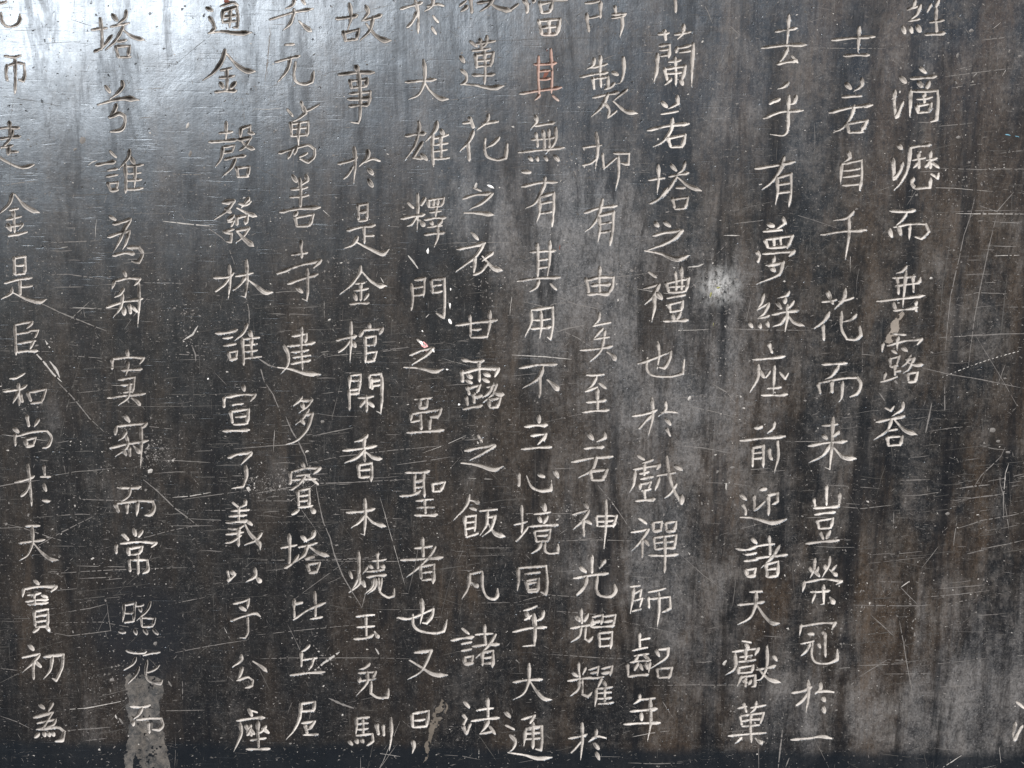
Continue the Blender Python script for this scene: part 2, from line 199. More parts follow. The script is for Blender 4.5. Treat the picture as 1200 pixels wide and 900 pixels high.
分|1130 370 1130 395 1088 428/1135 430 1125 465 1110 490/1110 490 1160 475 1185 490 1180 515 1150 525
座|1165 625 1180 655/1110 678 1200 665 1240 665/1125 690 1130 740 1095 825/1150 700 1180 750/1175 700 1155 735
@ 240 660
分捺|n 225 460 265 485 292 510
座二|245 700 210 690/248 740 252 870/215 775 200 805/210 775 230 800/285 765 265 790 240 800/270 775 298 795/215 830 285 820/195 872 250 872 305 870
@ 300 675
此|178 110 180 200/180 130 215 125/175 205 250 155 325 125/275 75 278 195/255 202 310 192
丘|250 325 230 345 205 358/212 360 212 425/215 395 285 385/270 385 260 420 245 445/160 465 240 455 322 450
居|205 600 275 590 270 635/210 635 272 630/210 600 205 660 180 720 140 768/215 690 275 682 245 720/230 700 240 740/222 745 290 742
燒尾|485 -5 480 40 435 78/500 25 510 50/590 10 585 40 580 75 615 100 645 92 648 65/560 15 555 55 522 85
玉|470 190 555 182/475 240 555 235/515 190 518 290/460 295 510 292 550 275/n 555 260 575 290
兔|530 412 510 430 482 438/480 455 560 450 545 480/485 478 485 495/490 492 560 480/520 450 520 500 470 562/540 495 538 550 570 570 615 568 620 530
馴|470 665 468 745/472 668 530 662/475 695 525 690/475 720 525 715/500 670 502 745/470 748 545 740 548 775 520 795/435 775 450 790/470 768 475 782/495 768 502 780/565 695 575 745/595 700 600 750/632 665 635 740 625 820
也|662 195 720 200 830 155 825 185 800 222 780 220/775 110 780 160 770 225/735 180 738 230 770 258 840 268 880 258 895 205
又|745 358 820 350 800 400 770 450 710 485/n 720 395 770 425 830 460 902 465
曰|730 650 735 710/735 645 810 632 800 705/745 678 790 672/738 710 800 705/735 775 740 800 732 835
凡|1000 -10 995 50 965 108/1060 -20 1062 50 1080 95 1110 108 1130 95 1132 60/n 1010 30 1040 50/1005 -10 1060 -22
諸|965 245 998 272/915 302 1020 285/965 318 1010 310/965 350 1010 342/975 380 980 410/975 382 1015 375 1010 408/982 412 1015 408/1030 275 1110 270/1072 230 1078 330/1015 330 1080 322 1140 320/1122 275 1090 325 1030 385/1060 355 1062 420/1062 358 1112 350 1108 425/1068 385 1108 380/1068 410 1108 408
法|975 590 998 615/970 650 985 670 970 700/970 705 985 740/985 740 1005 690/1035 630 1112 620/1085 575 1088 670/1010 680 1080 670 1140 665/1088 680 1070 715 1050 738/1050 740 1115 725/1095 705 1120 740
@ 600 675
同尾|70 35 78 75/70 35 125 28 120 72/78 75 120 72
乎|115 140 90 152 55 162/65 172 80 198/148 165 140 195 105 215/5 262 80 245 162 240/102 180 108 250 105 325 45 330/60 205 90 185
大|5 498 70 488 142 485/80 412 78 490 55 550 5 580/n 82 490 115 540 150 575 188 580
通|45 672 105 655 85 690/-30 640 -10 660/-30 700 10 720/-10 745 15 775 5 810 -15 825/n -20 828 60 840 120 855 190 850/62 715 55 800/62 718 138 705 140 770 135 815 110 812/65 740 135 735/65 765 135 760/98 690 98 810
光尾|350 5 340 45 300 90/400 0 395 60 415 95 460 95 482 78 480 40
耀|325 155 328 225/300 190 315 210/355 180 340 210/275 245 330 235 390 225/325 240 315 280 275 310/345 238 342 295 360 305 378 285/375 205 372 235/378 192 425 182 418 225/385 215 415 210/430 190 485 182 475 230/435 215 470 210/375 240 480 232/405 268 412 335/408 268 470 262 462 340/415 295 462 290/415 330 462 325
耀|312 408 318 480/285 455 305 470/345 430 330 465/262 492 320 482 375 475/315 490 310 530 270 565/330 485 330 555 355 565 375 545/360 440 405 425 400 465/370 455 400 450/420 435 470 422 460 465/425 455 460 450/362 480 430 472/420 480 400 530/395 530 388 615/430 495 440 515/400 528 470 520/405 550 465 545/405 575 465 570/405 600 475 592/435 530 435 592
於|265 762 330 750 352 742/328 692 330 770 322 862/278 828 300 805 325 775/395 722 390 750 358 778/375 758 405 752 440 760/385 785 405 810/395 830 408 858
師|555 50 600 45/570 60 562 130 555 175/570 85 605 65 600 105/575 115 610 105 600 145/565 165 605 155/640 75 720 58/640 100 642 150/645 108 740 98 742 150 705 170/688 80 690 160 680 245
齠|598 270 600 340/602 300 645 292/565 350 605 340 635 335/575 375 640 365/590 375 575 400/620 370 640 390/555 405 650 395/590 410 575 440/600 415 612 440/625 410 635 435/540 415 545 470/545 472 640 462/645 405 640 460/675 350 690 375/690 345 732 340 725 380 640 440/680 435 685 475/680 435 750 430 735 480/688 478 740 475
年|598 558 600 580 570 600/590 580 670 572/555 635 680 622/605 645 608 675/525 695 620 690 695 688/648 580 650 690 635 775
天|1115 75 1172 72/1060 135 1120 130 1182 120/1145 80 1140 140 1115 195 1058 228/n 1150 140 1185 190 1220 220 1255 222
獻|1080 305 1120 312/1095 318 1110 340/1035 355 1155 340 1140 370/1045 365 1045 430 1000 465/1095 340 1095 400/1070 380 1125 372/1065 402 1140 392/1060 430 1062 455/1065 430 1130 420 1125 450/1070 455 1125 450/1075 470 1055 520/1072 475 1140 465 1138 515 1125 520/1085 490 1100 500/1095 480 1095 520/1120 490 1112 505/1195 330 1195 420 1170 480 1140 492/1145 440 1235 420/n 1150 430 1200 480 1260 500/n 1225 375 1240 395
菓|1060 620 1100 612/1085 598 1100 640/1145 590 1140 620 1115 645/1120 618 1190 605/1070 655 1078 700/1075 655 1180 642 1165 690/1080 680 1168 670/1080 705 1160 698/1015 750 1100 742 1190 735/1120 650 1122 780/1075 758 1045 785/n 1140 760 1175 785
@ 900 675
冠|155 230 148 280/162 235 240 222 315 220 300 250/190 270 212 272/155 318 215 305/195 320 180 350 150 378/210 310 205 370 225 405 280 410 325 390 325 345/268 270 270 380/235 318 245 335/255 262 268 275
於|112 548 160 540 205 520/188 490 190 560 178 640/135 605 165 580 185 550/245 502 245 530 218 555/225 545 270 540 308 545/255 570 265 585/258 615 265 638
一|108 768 200 760 250 752 298 762
氵|1165 590 1200 620/1160 690 1150 740 1150 765/1155 770 1195 700"""

# ------------------------------------------------------------------ helpers
rng = np.random.default_rng(7)
random.seed(7)
PX = 0.0005                       # one photograph pixel on the stone, in metres

def on_slab(px, py):
    """the point of the slab's face (plane y = 0) seen at a pixel of the 1200 x 900 photograph"""
    px = np.asarray(px, float); py = np.asarray(py, float)
    a = (px - 600.0) / FPX; b = -(py - 450.0) / FPX
    dx = fwd.x + right.x * a + up.x * b
    dy = fwd.y + right.y * a + up.y * b
    dz = fwd.z + right.z * a + up.z * b
    t = -cam_pos.y / dy
    return cam_pos.x + t * dx, cam_pos.z + t * dz

def value_noise(shape, cells, seed):
    r = np.random.default_rng(seed)
    h, wd = shape; ch, cw = cells
    g = r.random((ch + 2, cw + 2))
    yy = np.linspace(0, ch, h, endpoint=False); xx = np.linspace(0, cw, wd, endpoint=False)
    yi = yy.astype(int); xi = xx.astype(int)
    fy = yy - yi; fx = xx - xi
    fy = fy * fy * (3 - 2 * fy); fx = fx * fx * (3 - 2 * fx)
    g0 = g[yi]; g1 = g[yi + 1]
    rows = g0 * (1 - fy)[:, None] + g1 * fy[:, None]
    return rows[:, xi] * (1 - fx) + rows[:, xi + 1] * fx

def mesh_from(name, verts, faces, mat, parent=None, smooth=False):
    me = bpy.data.meshes.new(name)
    nv, nf = len(verts), len(faces)
    me.vertices.add(nv); me.vertices.foreach_set('co', np.asarray(verts, np.float32).ravel())
    k = faces.shape[1]
    me.loops.add(nf * k); me.loops.foreach_set('vertex_index', np.asarray(faces, np.int32).ravel())
    me.polygons.add(nf)
    me.polygons.foreach_set('loop_start', np.arange(0, nf * k, k, dtype=np.int32))
    me.polygons.foreach_set('loop_total', np.full(nf, k, np.int32))
    me.update(calc_edges=True)
    me.polygons.foreach_set('use_smooth', np.full(nf, smooth, bool))
    me.materials.append(mat)
    o = bpy.data.objects.new(name, me); C.objects.link(o)
    if parent: o.parent = parent
    return o

# ------------------------------------------------------------------ materials
def new_mat(name):
    m = bpy.data.materials.new(name); m.use_nodes = True
    t = m.node_tree
    return m, t, t.nodes['Principled BSDF']

class NT:
    def __init__(s, t): s.t = t
    def n(s, typ, **kw):
        nd = s.t.nodes.new(typ)
        for k, v in kw.items(): setattr(nd, k, v)
        return nd
    def val(s, sock, v):
        if isinstance(v, (int, float, tuple)): sock.default_value = v
        else: s.t.links.new(v, sock)
    def math(s, op, a, b=0.0, c=None, clamp=False):
        nd = s.n('ShaderNodeMath', operation=op); nd.use_clamp = clamp
        s.val(nd.inputs[0], a); s.val(nd.inputs[1], b)
        if c is not None: s.val(nd.inputs[2], c)
        return nd.outputs[0]
    def mapr(s, v, a, b, c=0.0, d=1.0, smooth=False):
        nd = s.n('ShaderNodeMapRange'); nd.interpolation_type = 'SMOOTHSTEP' if smooth else 'LINEAR'
        s.val(nd.inputs[0], v)
        for i, q in enumerate((a, b, c, d)): nd.inputs[1 + i].default_value = q
        return nd.outputs[0]
    def noise(s, vec, scale, detail=4.0, rough=0.55, stretch=None, off=(0, 0, 0), dist=0.0):
        mp = s.n('ShaderNodeMapping'); s.t.links.new(vec, mp.inputs[0])
        mp.inputs['Location'].default_value = off
        if stretch: mp.inputs['Scale'].default_value = stretch
        nd = s.n('ShaderNodeTexNoise'); s.t.links.new(mp.outputs[0], nd.inputs['Vector'])
        nd.inputs['Scale'].default_value = scale; nd.inputs['Detail'].default_value = detail
        nd.inputs['Roughness'].default_value = rough; nd.inputs['Distortion'].default_value = dist
        return nd.outputs[0]
    def mix(s, f, a, b, mode='MIX'):
        nd = s.n('ShaderNodeMix', data_type='RGBA', blend_type=mode)
        s.val(nd.inputs[0], f)
        for i, q in ((6, a), (7, b)):
            if isinstance(q, tuple): nd.inputs[i].default_value = (*q, 1)
            else: s.t.links.new(q, nd.inputs[i])
        return nd.outputs[2]
    def blob(s, sep, cx, cz, rx, rz, soft=1.0):
        """soft elliptical zone on the slab face around pixel-free slab coordinates"""
        a = s.math('DIVIDE', s.math('SUBTRACT', sep.outputs[0], cx), rx)
        b = s.math('DIVIDE', s.math('SUBTRACT', sep.outputs[2], cz), rz)
        return s.math('SQRT', s.math('ADD', s.math('MULTIPLY', a, a), s.math('MULTIPLY', b, b)))

ROLL_X, ROLL_Z, ROLL_S0, ROLL_K = .14, .98, .054, .60
def stone(worn=False):
    m, t, bs = new_mat('worn_stone' if worn else 'polished_dark_stone')
    N = NT(t)
    tc = N.n('ShaderNodeTexCoord'); P = tc.outputs['Object']
    sep = N.n('ShaderNodeSeparateXYZ'); t.links.new(P, sep.inputs[0])
    n_big = N.noise(P, 7.0, 5, .6, off=(1.3, 0, 4.1))
    n_brown = N.noise(P, 9.0, 6, .65, off=(7.7, 0, 2.3), stretch=(2.6, 1, .75))
    n_streak = N.noise(P, 13.0, 4, .6, stretch=(4.5, 1, .42), off=(3.1, 0, 0))
    n_streak2 = N.noise(P, 55.0, 3, .6, stretch=(4.5, 1, .22), off=(9.1, 0, 5))
    n_hatch = N.noise(P, 160.0, 4, .7, stretch=(.25, 1, 5.0), dist=.4)
    n_vhatch = N.noise(P, 160.0, 3, .7, stretch=(5.0, 1, .25), off=(2, 0, 6))
    n_grain = N.noise(P, 900.0, 3, .75)
    n_mid = N.noise(P, 45.0, 6, .7, off=(5, 0, 1))
    # colour of the stone itself: brown-black, browner and more rubbed towards the right-hand side
    n_mid2 = N.noise(P, 28.0, 8, .78, off=(2, 0, 9), dist=.3)
    right_side = N.mapr(sep.outputs[0], -.16, .22, 0, 1, True)
    brown = N.math('MULTIPLY', N.mapr(n_brown, .44, .60, 0, 1, True), N.math('ADD', .36, N.math('MULTIPLY', right_side, .64)))
    col = N.mix(brown, (.0070, .0076, .0092), (.038, .0265, .0180))
    mott = N.math('MULTIPLY', N.mapr(n_mid2, .46, .66), N.math('ADD', .22, N.math('MULTIPLY', right_side, .6)))
    col = N.mix(mott, col, (.066, .055, .045))
    fine_m = N.noise(P, 170.0, 6, .82, off=(14, 0, 3))
    col = N.mix(N.math('MULTIPLY', N.mapr(fine_m, .50, .66), N.math('ADD', .34, N.math('MULTIPLY', right_side, .30))), col, (.070, .066, .062))
    col = N.mix(N.mapr(fine_m, .50, .36, 0, .6), col, (.0045, .0045, .0055))
    n_drip = N.noise(P, 24.0, 7, .72, stretch=(2.4, 1, .42), off=(15, 0, 1), dist=.5)
    # pale scuffing, plus haze and a diagonal sheen painted in as paler zones
    zone = N.math('ADD', N.math('MULTIPLY', N.math('SUBTRACT', n_big, .5), 1.3), N.math('SUBTRACT', n_mid2, .5))
    zone = N.math('ADD', zone, N.math('MULTIPLY', right_side, .22))
    for zx, zy, zr in ((660, 235, .050), (740, 280, .050), (690, 370, .055), (843, 335, .035), (760, 480, .050), (850, 430, .050), (700, 620, .050), (790, 690, .055), (860, 800, .050), (960, 840, .045), (1110, 860, .06), (1180, 790, .05), (320, 560, .022), (560, 250, .03)):
        qx, qz = on_slab(zx, zy)
        zone = N.math('ADD', zone, N.mapr(N.blob(sep, float(qx), float(qz), zr, zr), 0.0, 1.5, .36, 0, True))
    zone = N.math('SUBTRACT', zone, N.math('MULTIPLY', N.mapr(n_drip, .42, .62), .38))
    zone = N.mapr(zone, -.04, .80, 0, 1, True)
    n_vsp = N.noise(P, 300.0, 3, .7, stretch=(1.3, 1, .8), off=(6, 0, 6))
    speck = N.math('ADD', N.math('MULTIPLY', N.mapr(n_grain, .42, .66), .35), N.math('MULTIPLY', N.mapr(n_vsp, .38, .68), .35))
    speck = N.math('ADD', speck, N.mapr(n_mid2, .36, .62, 0, .45))
    scuff_glow = N.math('MULTIPLY', zone, speck)
    col = N.mix(N.math('MULTIPLY', scuff_glow, .80), col, (.175, .170, .168))
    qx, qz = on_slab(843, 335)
    glare_spot = N.mapr(N.blob(sep, float(qx), float(qz), .011, .011), .0, 1.5, 1, 0, True)  # small glare highlight, painted as a pale spot of colour
    glare_spot = N.math('MULTIPLY', glare_spot, N.mapr(n_vsp, .35, .6))
    hatch = N.math('MULTIPLY', N.mapr(n_hatch, .62, .76), N.mapr(n_mid, .42, .62))
    col = N.mix(N.math('MULTIPLY', hatch, .48), col, (.13, .124, .118))
    vh = N.math('MULTIPLY', N.mapr(n_vhatch, .60, .76), .42)
    col = N.mix(vh, col, (.12, .115, .108))
    # fine pale grain
    col = N.mix(N.mapr(n_grain, .58, .74, 0, .60), col, (.22, .208, .195))
    n_dk = N.noise(P, 420.0, 4, .8, off=(12, 0, 2), stretch=(1.3, 1, .8))
    col = N.mix(N.mapr(n_dk, .50, .62, 0, .55), col, (.006, .006, .007))
    # dark vertical runs of rubbing ink
    drip = N.mapr(n_drip, .50, .62, 0, 1, True)
    col = N.mix(N.math('MULTIPLY', drip, .5), col, (.0075, .0070, .0072))
    tan_run = N.math('MULTIPLY', N.mapr(n_drip, .44, .34, 0, .55, True), brown)
    col = N.mix(tan_run, col, (.066, .047, .032))
    ink = N.mapr(n_streak, .52, .68, 0, 1, True)
    col = N.mix(N.math('MULTIPLY', ink, .78), col, (.0055, .0062, .0080))
    col = N.mix(N.math('MULTIPLY', glare_spot, .80), col, (.46, .46, .45))
    # ink-black blot round the re-cut characters and darker band along the foot
    bx, bz = on_slab(166, 742)
    d = N.math('ADD', N.blob(sep, float(bx), float(bz), .027, .032), N.math('MULTIPLY', N.math('SUBTRACT', n_mid, .5), .9))
    blot = N.mapr(d, .55, 1.45, 1, 0, True)
    col = N.mix(N.math('MULTIPLY', blot, .85), col, (.008, .009, .012))
    _, zb = on_slab(600, 880)
    zz = N.math('ADD', sep.outputs[2], N.math('MULTIPLY', N.math('SUBTRACT', n_mid, .5), .012))
    band = N.mapr(zz, float(zb) - .002, float(zb) + .006, 1, 0, True)
    col = N.mix(N.math('MULTIPLY', band, .88), col, (.0055, .0075, .0105))
    if worn:
        wn = N.noise(P, 110, 7, .8, off=(4, 0, 4))
        col = N.mix(N.mapr(wn, .42, .60), (.020, .018, .016), (.105, .092, .078))
    # raw stone and lodged dust inside the carving: below the polished face
    deep = N.mapr(sep.outputs[1], .00003, .00028, 0, 1, True)
    dust = N.noise(P, 30, 4, .6, off=(8, 0, 8))
    grv = N.mix(N.mapr(dust, .35, .65), (.29, .268, .245), (.54, .51, .475))
    grv = N.mix(N.mapr(n_grain, .45, .65, .0, .35), grv, (.20, .18, .165))
    residue = N.noise(P, 140, 4, .7, off=(3, 0, 13))
    grv = N.mix(N.mapr(residue, .50, .70, 0, .80, True), grv, (.07, .063, .056))
    tx, tz = on_slab(640, 84)
    red = N.mapr(N.blob(sep, float(tx), float(tz), .013, .018), .6, 1.4, .8, 0, True)
    grv = N.mix(N.math('MULTIPLY', red, N.mapr(dust, .2, .6, .5, 1)), grv, (.33, .20, .16))   # old red paint left in one character
    # shade painted into the bottom of the cuts, strongest at the upper left
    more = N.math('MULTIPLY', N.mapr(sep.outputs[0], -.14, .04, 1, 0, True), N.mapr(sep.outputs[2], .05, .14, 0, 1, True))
    cut_shade = N.mapr(sep.outputs[1], .00065, .00130, 0, 1, True)
    cut_shade = N.math('MULTIPLY', cut_shade, N.math('ADD', .22, N.math('MULTIPLY', more, .5)))
    grv = N.mix(cut_shade, grv, (.018, .015, .013))
    rim = N.mapr(sep.outputs[1], .0006, .0012, .0, .9)
    grv = N.mix(N.math('MULTIPLY', blot, rim), grv, (.012, .013, .016))
    if not worn:
        col = N.mix(deep, col, grv)
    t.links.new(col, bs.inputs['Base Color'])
    # polish
    ro = N.math('ADD', .29, N.math('MULTIPLY', N.mapr(n_streak2, .35, .7), .03))
    ro = N.math('ADD', ro, N.math('MULTIPLY', N.mapr(n_mid, .4, .7), .05))
    ro = N.math('ADD', ro, N.math('MULTIPLY', scuff_glow, .2))
    ro = N.math('ADD', ro, N.math('MULTIPLY', drip, .05))
    if worn: ro = .75
    else:
        ro = N.math('ADD', N.math('MULTIPLY', N.math('SUBTRACT', 1.0, deep), ro), N.math('MULTIPLY', deep, .85))
    N.val(bs.inputs['Roughness'], ro)
    sp = N.math('SUBTRACT', .72, N.math('MULTIPLY', ink, .15))
    sp = N.math('MULTIPLY', sp, N.math('SUBTRACT', 1.0, N.math('MULTIPLY', deep, .7)))
    sp = N.math('MULTIPLY', sp, N.math('SUBTRACT', 1.12, N.math('MULTIPLY', drip, .42)))
    sp = N.math('MULTIPLY', sp, N.mapr(n_mid2, .32, .64, 1.15, .60))
    N.val(bs.inputs['Specular IOR Level'], sp)
    bs.inputs['Specular Tint'].default_value = (.78, .89, 1.0, 1)      # cool sky cast of the glare, put into the specular colour
    # relief: grain, polishing lines, shallow undulation of a hand-dressed face
    h = N.math('MULTIPLY', N.math('SUBTRACT', n_grain, .5), .000022)
    h = N.math('ADD', h, N.math('MULTIPLY', n_hatch, .00002))
    h = N.math('ADD', h, N.math('MULTIPLY', n_vhatch, .000014))
    h = N.math('ADD', h, N.math('MULTIPLY', n_mid, .00007))
    h = N.math('ADD', h, N.math('MULTIPLY', n_big, .0008))
    h = N.math('ADD', h, N.math('MULTIPLY', n_streak, .00022))
    pit = N.noise(P, 330.0, 2, .5, off=(11, 0, 3))
    h = N.math('SUBTRACT', h, N.math('MULTIPLY', N.mapr(pit, .68, .80, 0, 1, True), .00022))
    lines = N.noise(P, 260.0, 3, .65, stretch=(.12, 1, 2.4), off=(1, 0, 8))
    h = N.math('SUBTRACT', h, N.math('MULTIPLY', N.mapr(lines, .60, .72, 0, 1, True), .00004))
    h = N.math('ADD', h, N.math('MULTIPLY', n_mid2, .00022))
    # the old face is not quite flat: it rolls back gently towards its upper left
    s_ = N.math('ADD', N.math('MULTIPLY', sep.outputs[0], -ROLL_X), N.math('MULTIPLY', sep.outputs[2], ROLL_Z))
    s_ = N.math('MAXIMUM', N.math('SUBTRACT', s_, ROLL_S0), 0.0)
    h = N.math('SUBTRACT', h, N.math('MULTIPLY', N.math('MULTIPLY', s_, s_), ROLL_K))
    bp = N.n('ShaderNodeBump'); bp.inputs['Strength'].default_value = 1.0; bp.inputs['Distance'].default_value = 1.0
    t.links.new(h, bp.inputs['Height']); t.links.new(bp.outputs[0], bs.inputs['Normal'])
    return m

def plain(name, col, rough=.8, var=.25, scale=400):
    m, t, bs = new_mat(name); N = NT(t)
    tc = N.n('ShaderNodeTexCoord')
    n = N.noise(tc.outputs['Object'], scale, 3, .6)
    a = tuple(c * (1 - var) for c in col); b = tuple(min(1, c * (1 + var)) for c in col)
    t.links.new(N.mix(n, a, b), bs.inputs['Base Color'])
    bs.inputs['Roughness'].default_value = rough
    bs.inputs['Specular IOR Level'].default_value = .25
    return m

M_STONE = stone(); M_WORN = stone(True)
M_FAINT = plain('faint_scratch_dust', (.062, .059, .055))
M_MID = plain('scratch_dust', (.14, .132, .125))
M_PALE = plain('pale_scratched_stone', (.34, .325, .305))
M_WHITE = plain('white_paint_fleck', (.80, .79, .77))
M_RED = plain('red_paint_trace', (.14, .055, .04))
M_PINK = plain('pink_paint_trace', (.72, .36, .36))
M_YELLOW = plain('yellow_mark', (.20, .20, .08))  # yellow-green tint for a few small marks
M_BLUE = plain('painted_blue_glint', (.13, .27, .35), .3)  # glint of light painted as a blue colour
M_PLASTER = plain('grey_plaster', (.20, .175, .15), .9, .35, 250)
M_SMEAR = plain('brown_grey_smear', (.095, .082, .068), .85, .6, 160)

# ------------------------------------------------------------------ the stele
stele = bpy.data.objects.new('stone_stele', None); C.objects.link(stele)
stele.rotation_euler = (-LEAN, 0, 0)
stele['label'] = 'dark polished stone stele with columns of carved Chinese characters, scratched and stained'
stele['category'] = 'stele'

# ---- parse the strokes
chars = []          # [name, [(kind, pts px)]]
ox = oy = 0
for line in GLYPHS.strip().split('\n'):
    if line[0] == '@':
        ox, oy = map(int, line[1:].split()); continue
    nm, body = line.split('|')
    st = []
    for q in body.split('/'):
        kind = ''
        q = q.strip()
        if q[0] == 'n': kind = 'n'; q = q[1:]
        v = np.array(list(map(float, q.split()))).reshape(-1, 2)
        v = v / 4.0 + (ox, oy)
        st.append((kind, v))
    if len(nm) == 2:    # rest of a character begun elsewhere
        cen = np.concatenate([v for _, v in st]).mean(0)
        best = min((c for c in chars if c[0] == nm[0]),
                   key=lambda c: np.hypot(*(np.concatenate([v for _, v in c[1]]).mean(0) - cen)))
        best[1].extend(st)
    else:
        chars.append([nm, st])

def smooth_path(P):
    """round gentle bends, keep sharp turns"""
    n = len(P)
    if n == 2:
        m = (P[0] + P[1]) / 2
        d = P[1] - P[0]; nrm = np.array([-d[1], d[0]])
        return np.array([P[0], m + nrm * random.uniform(-.02, .03), P[1]]), [False] * 3
    return P, None

def resample(P, step):
    n = len(P)
    if n == 2:
        d = P[1] - P[0]; nrm = np.array([-d[1], d[0]])
        P = np.array([P[0], (P[0] + P[1]) / 2 + nrm * random.uniform(-.03, .03), P[1]]); n = 3
    tang = np.zeros_like(P); corner = [False] * n
    for i in range(1, n - 1):
        a = P[i] - P[i - 1]; b = P[i + 1] - P[i]
        c = np.dot(a, b) / (np.hypot(*a) * np.hypot(*b) + 1e-9)
        corner[i] = c < math.cos(math.radians(58))
        tang[i] = (P[i + 1] - P[i - 1]) / 2
    out = []
    for i in range(n - 1):
        p0, p1 = P[i], P[i + 1]; L = np.hypot(*(p1 - p0))
        ch = p1 - p0
        def lim(v):
            l = np.hypot(*v); return v * min(1, L * 1.1 / (l + 1e-9))
        t0 = ch if (i == 0 or corner[i]) else lim(tang[i])
        t1 = ch if (i == n - 2 or corner[i + 1]) else lim(tang[i + 1])
        k = max(2, int(L / step) + 1)
        s = np.linspace(0, 1, k, endpoint=(i == n - 2))[:, None]
        out.append((2*s**3 - 3*s**2 + 1) * p0 + (s**3 - 2*s**2 + s) * t0 + (-2*s**3 + 3*s**2) * p1 + (s**3 - s**2) * t1)
    return np.concatenate(out)

def widths(kind, Q):
    """half width of the chisel cut along the stroke, in photograph pixels"""
    n = len(Q); s = np.linspace(0, 1, n)
    d = Q[-1] - Q[0]; L = np.hypot(*np.diff(Q, axis=0).T).sum()
    if L < 9:                                            # a dot: swells towards its end
        wv = 1.3 + 1.6 * np.sin(np.pi * np.clip(s * .8 + .12, 0, 1)) ** .8
    elif kind == 'n':                                    # a falling stroke to the right, swelling before its tip
        wv = np.interp(s, [0, .3, .8, 1], [1.0, 1.6, 3.4, .5])
    elif d[0] < 0 and d[1] > abs(d[0]) * .45 and len(Q) > 4:   # falling left: tapers to a point
        wv = np.interp(s, [0, .12, .6, 1], [1.8, 2.8, 2.0, .5])
    elif abs(d[1]) > abs(d[0]) * 1.6:                    # upright
        wv = np.interp(s, [0, .1, .5, .9, 1], [1.7, 2.75, 1.95, 2.05, .8])
    elif L < 22:
        wv = np.interp(s, [0, .2, .8, 1], [1.3, 1.8, 1.9, 1.2])
    else:                                                # level stroke: thin waist, heavy end
        wv = np.interp(s, [0, .1, .5, .88, 1], [1.2, 2.2, 1.55, 2.75, 1.1])
    return wv * .87

# ---- depth field of the carving on a fine grid over the slab's face
STEP = 0.00031
U0, U1, V0, V1 = -0.345, 0.345, -0.275, 0.262
NU = int((U1 - U0) / STEP) + 1; NV = int((V1 - V0) / STEP) + 1
U = U0 + STEP * np.arange(NU); V = V0 + STEP * np.arange(NV)
depth = np.zeros((NV, NU), np.float32)
owner = np.full((NV, NU), -1, np.int32)
jag = (value_noise((NV, NU), (NV // 3, NU // 3), 1) - .5) * .55 + (value_noise((NV, NU), (NV // 9, NU // 9), 2) - .5) * .9
for ci, (nm, strokes) in enumerate(chars):
    boldness = random.uniform(.92, 1.10)
    for kind, Pp in strokes:
        Q = resample(Pp, .7)
        wv = widths(kind, Q) * boldness * random.uniform(.92, 1.08)
        wob = np.interp(np.arange(len(Q)), np.arange(0, len(Q) + 9, 8), rng.normal(0, .10, len(np.arange(0, len(Q) + 9, 8))))
        wv = wv * (1 + wob)
        qx, qz = on_slab(Q[:, 0], Q[:, 1])
        for x, z, hw in zip(qx, qz, wv):
            r = hw * PX
            R = r * 1.6
            i0 = max(0, int((x - R - U0) / STEP)); i1 = min(NU, int((x + R - U0) / STEP) + 2)
            j0 = max(0, int((z - R - V0) / STEP)); j1 = min(NV, int((z + R - V0) / STEP) + 2)
            if i0 >= i1 or j0 >= j1: continue
            # one stamp of the chisel: steep wall up and left, sloping wall down and right
            of = .04 + .18 * min(1, max(0, (x + .16) / .30)); ax_, az_ = -of * r, of * r
            qxx = (U[i0:i1] - x - ax_)[None, :]; qzz = (V[j0:j1] - z - az_)[:, None]
            q2 = qxx * qxx + qzz * qzz + 1e-14
            aq = ax_ * qxx + az_ * qzz
            gg = q2 / (-aq + np.sqrt(aq * aq + q2 * (r * r - ax_ * ax_ - az_ * az_)))
            dd = 1.9 * r * (1 - gg) + jag[j0:j1, i0:i1] * .00020
            dd = np.where(gg < 1.35, dd, 0)
            sub = depth[j0:j1, i0:i1]
            mk = dd > sub
            sub[mk] = dd[mk]
            owner[j0:j1, i0:i1][mk] = ci
depth[depth < 4e-5] = 0
owner[depth == 0] = -1

# ---- quads of the grid, sorted to the character, patch or slab they belong to
own_q = np.maximum(np.maximum(owner[:-1, :-1], owner[1:, :-1]), np.maximum(owner[:-1, 1:], owner[1:, 1:]))
part_q = own_q.copy()                     # -1 = face of the slab

PATCHES = [   # name, material, outline in photograph pixels
    ('bare_patch', M_WORN, [(146, 795), (152, 789), (161, 793), (176, 790), (186, 794), (191, 802), (189, 815), (187, 828), (187, 842), (190, 852),
                            (194, 870), (197, 885), (200, 903), (168, 903), (164, 892), (160, 882), (157, 890), (155, 903), (146, 903), (146, 884), (148, 868), (151, 856), (150, 838), (149, 820), (148, 806)]),
    ('plaster_smear', M_PLASTER, [(1057, 365), (1059, 368), (1055, 377), (1053, 386), (1048, 394), (1046, 401), (1040, 403), (1038, 398), (1042, 388), (1045, 379), (1050, 374), (1053, 367)]),
    ('brown_smear', M_SMEAR, [(520, 818), (526, 832), (519, 842), (512, 850), (507, 862), (503, 874), (499, 890), (496, 892), (498, 874), (502, 858), (503, 850), (507, 838), (513, 828)]),
    ('paint_fleck', M_PINK, [(491, 398), (496, 400), (502, 407), (504, 412), (499, 411), (494, 408), (491, 403)]),
    ('red_paint_trace', M_RED, [(637, 80), (641, 81), (642, 87), (640, 95), (637, 94), (637, 88)]),
]
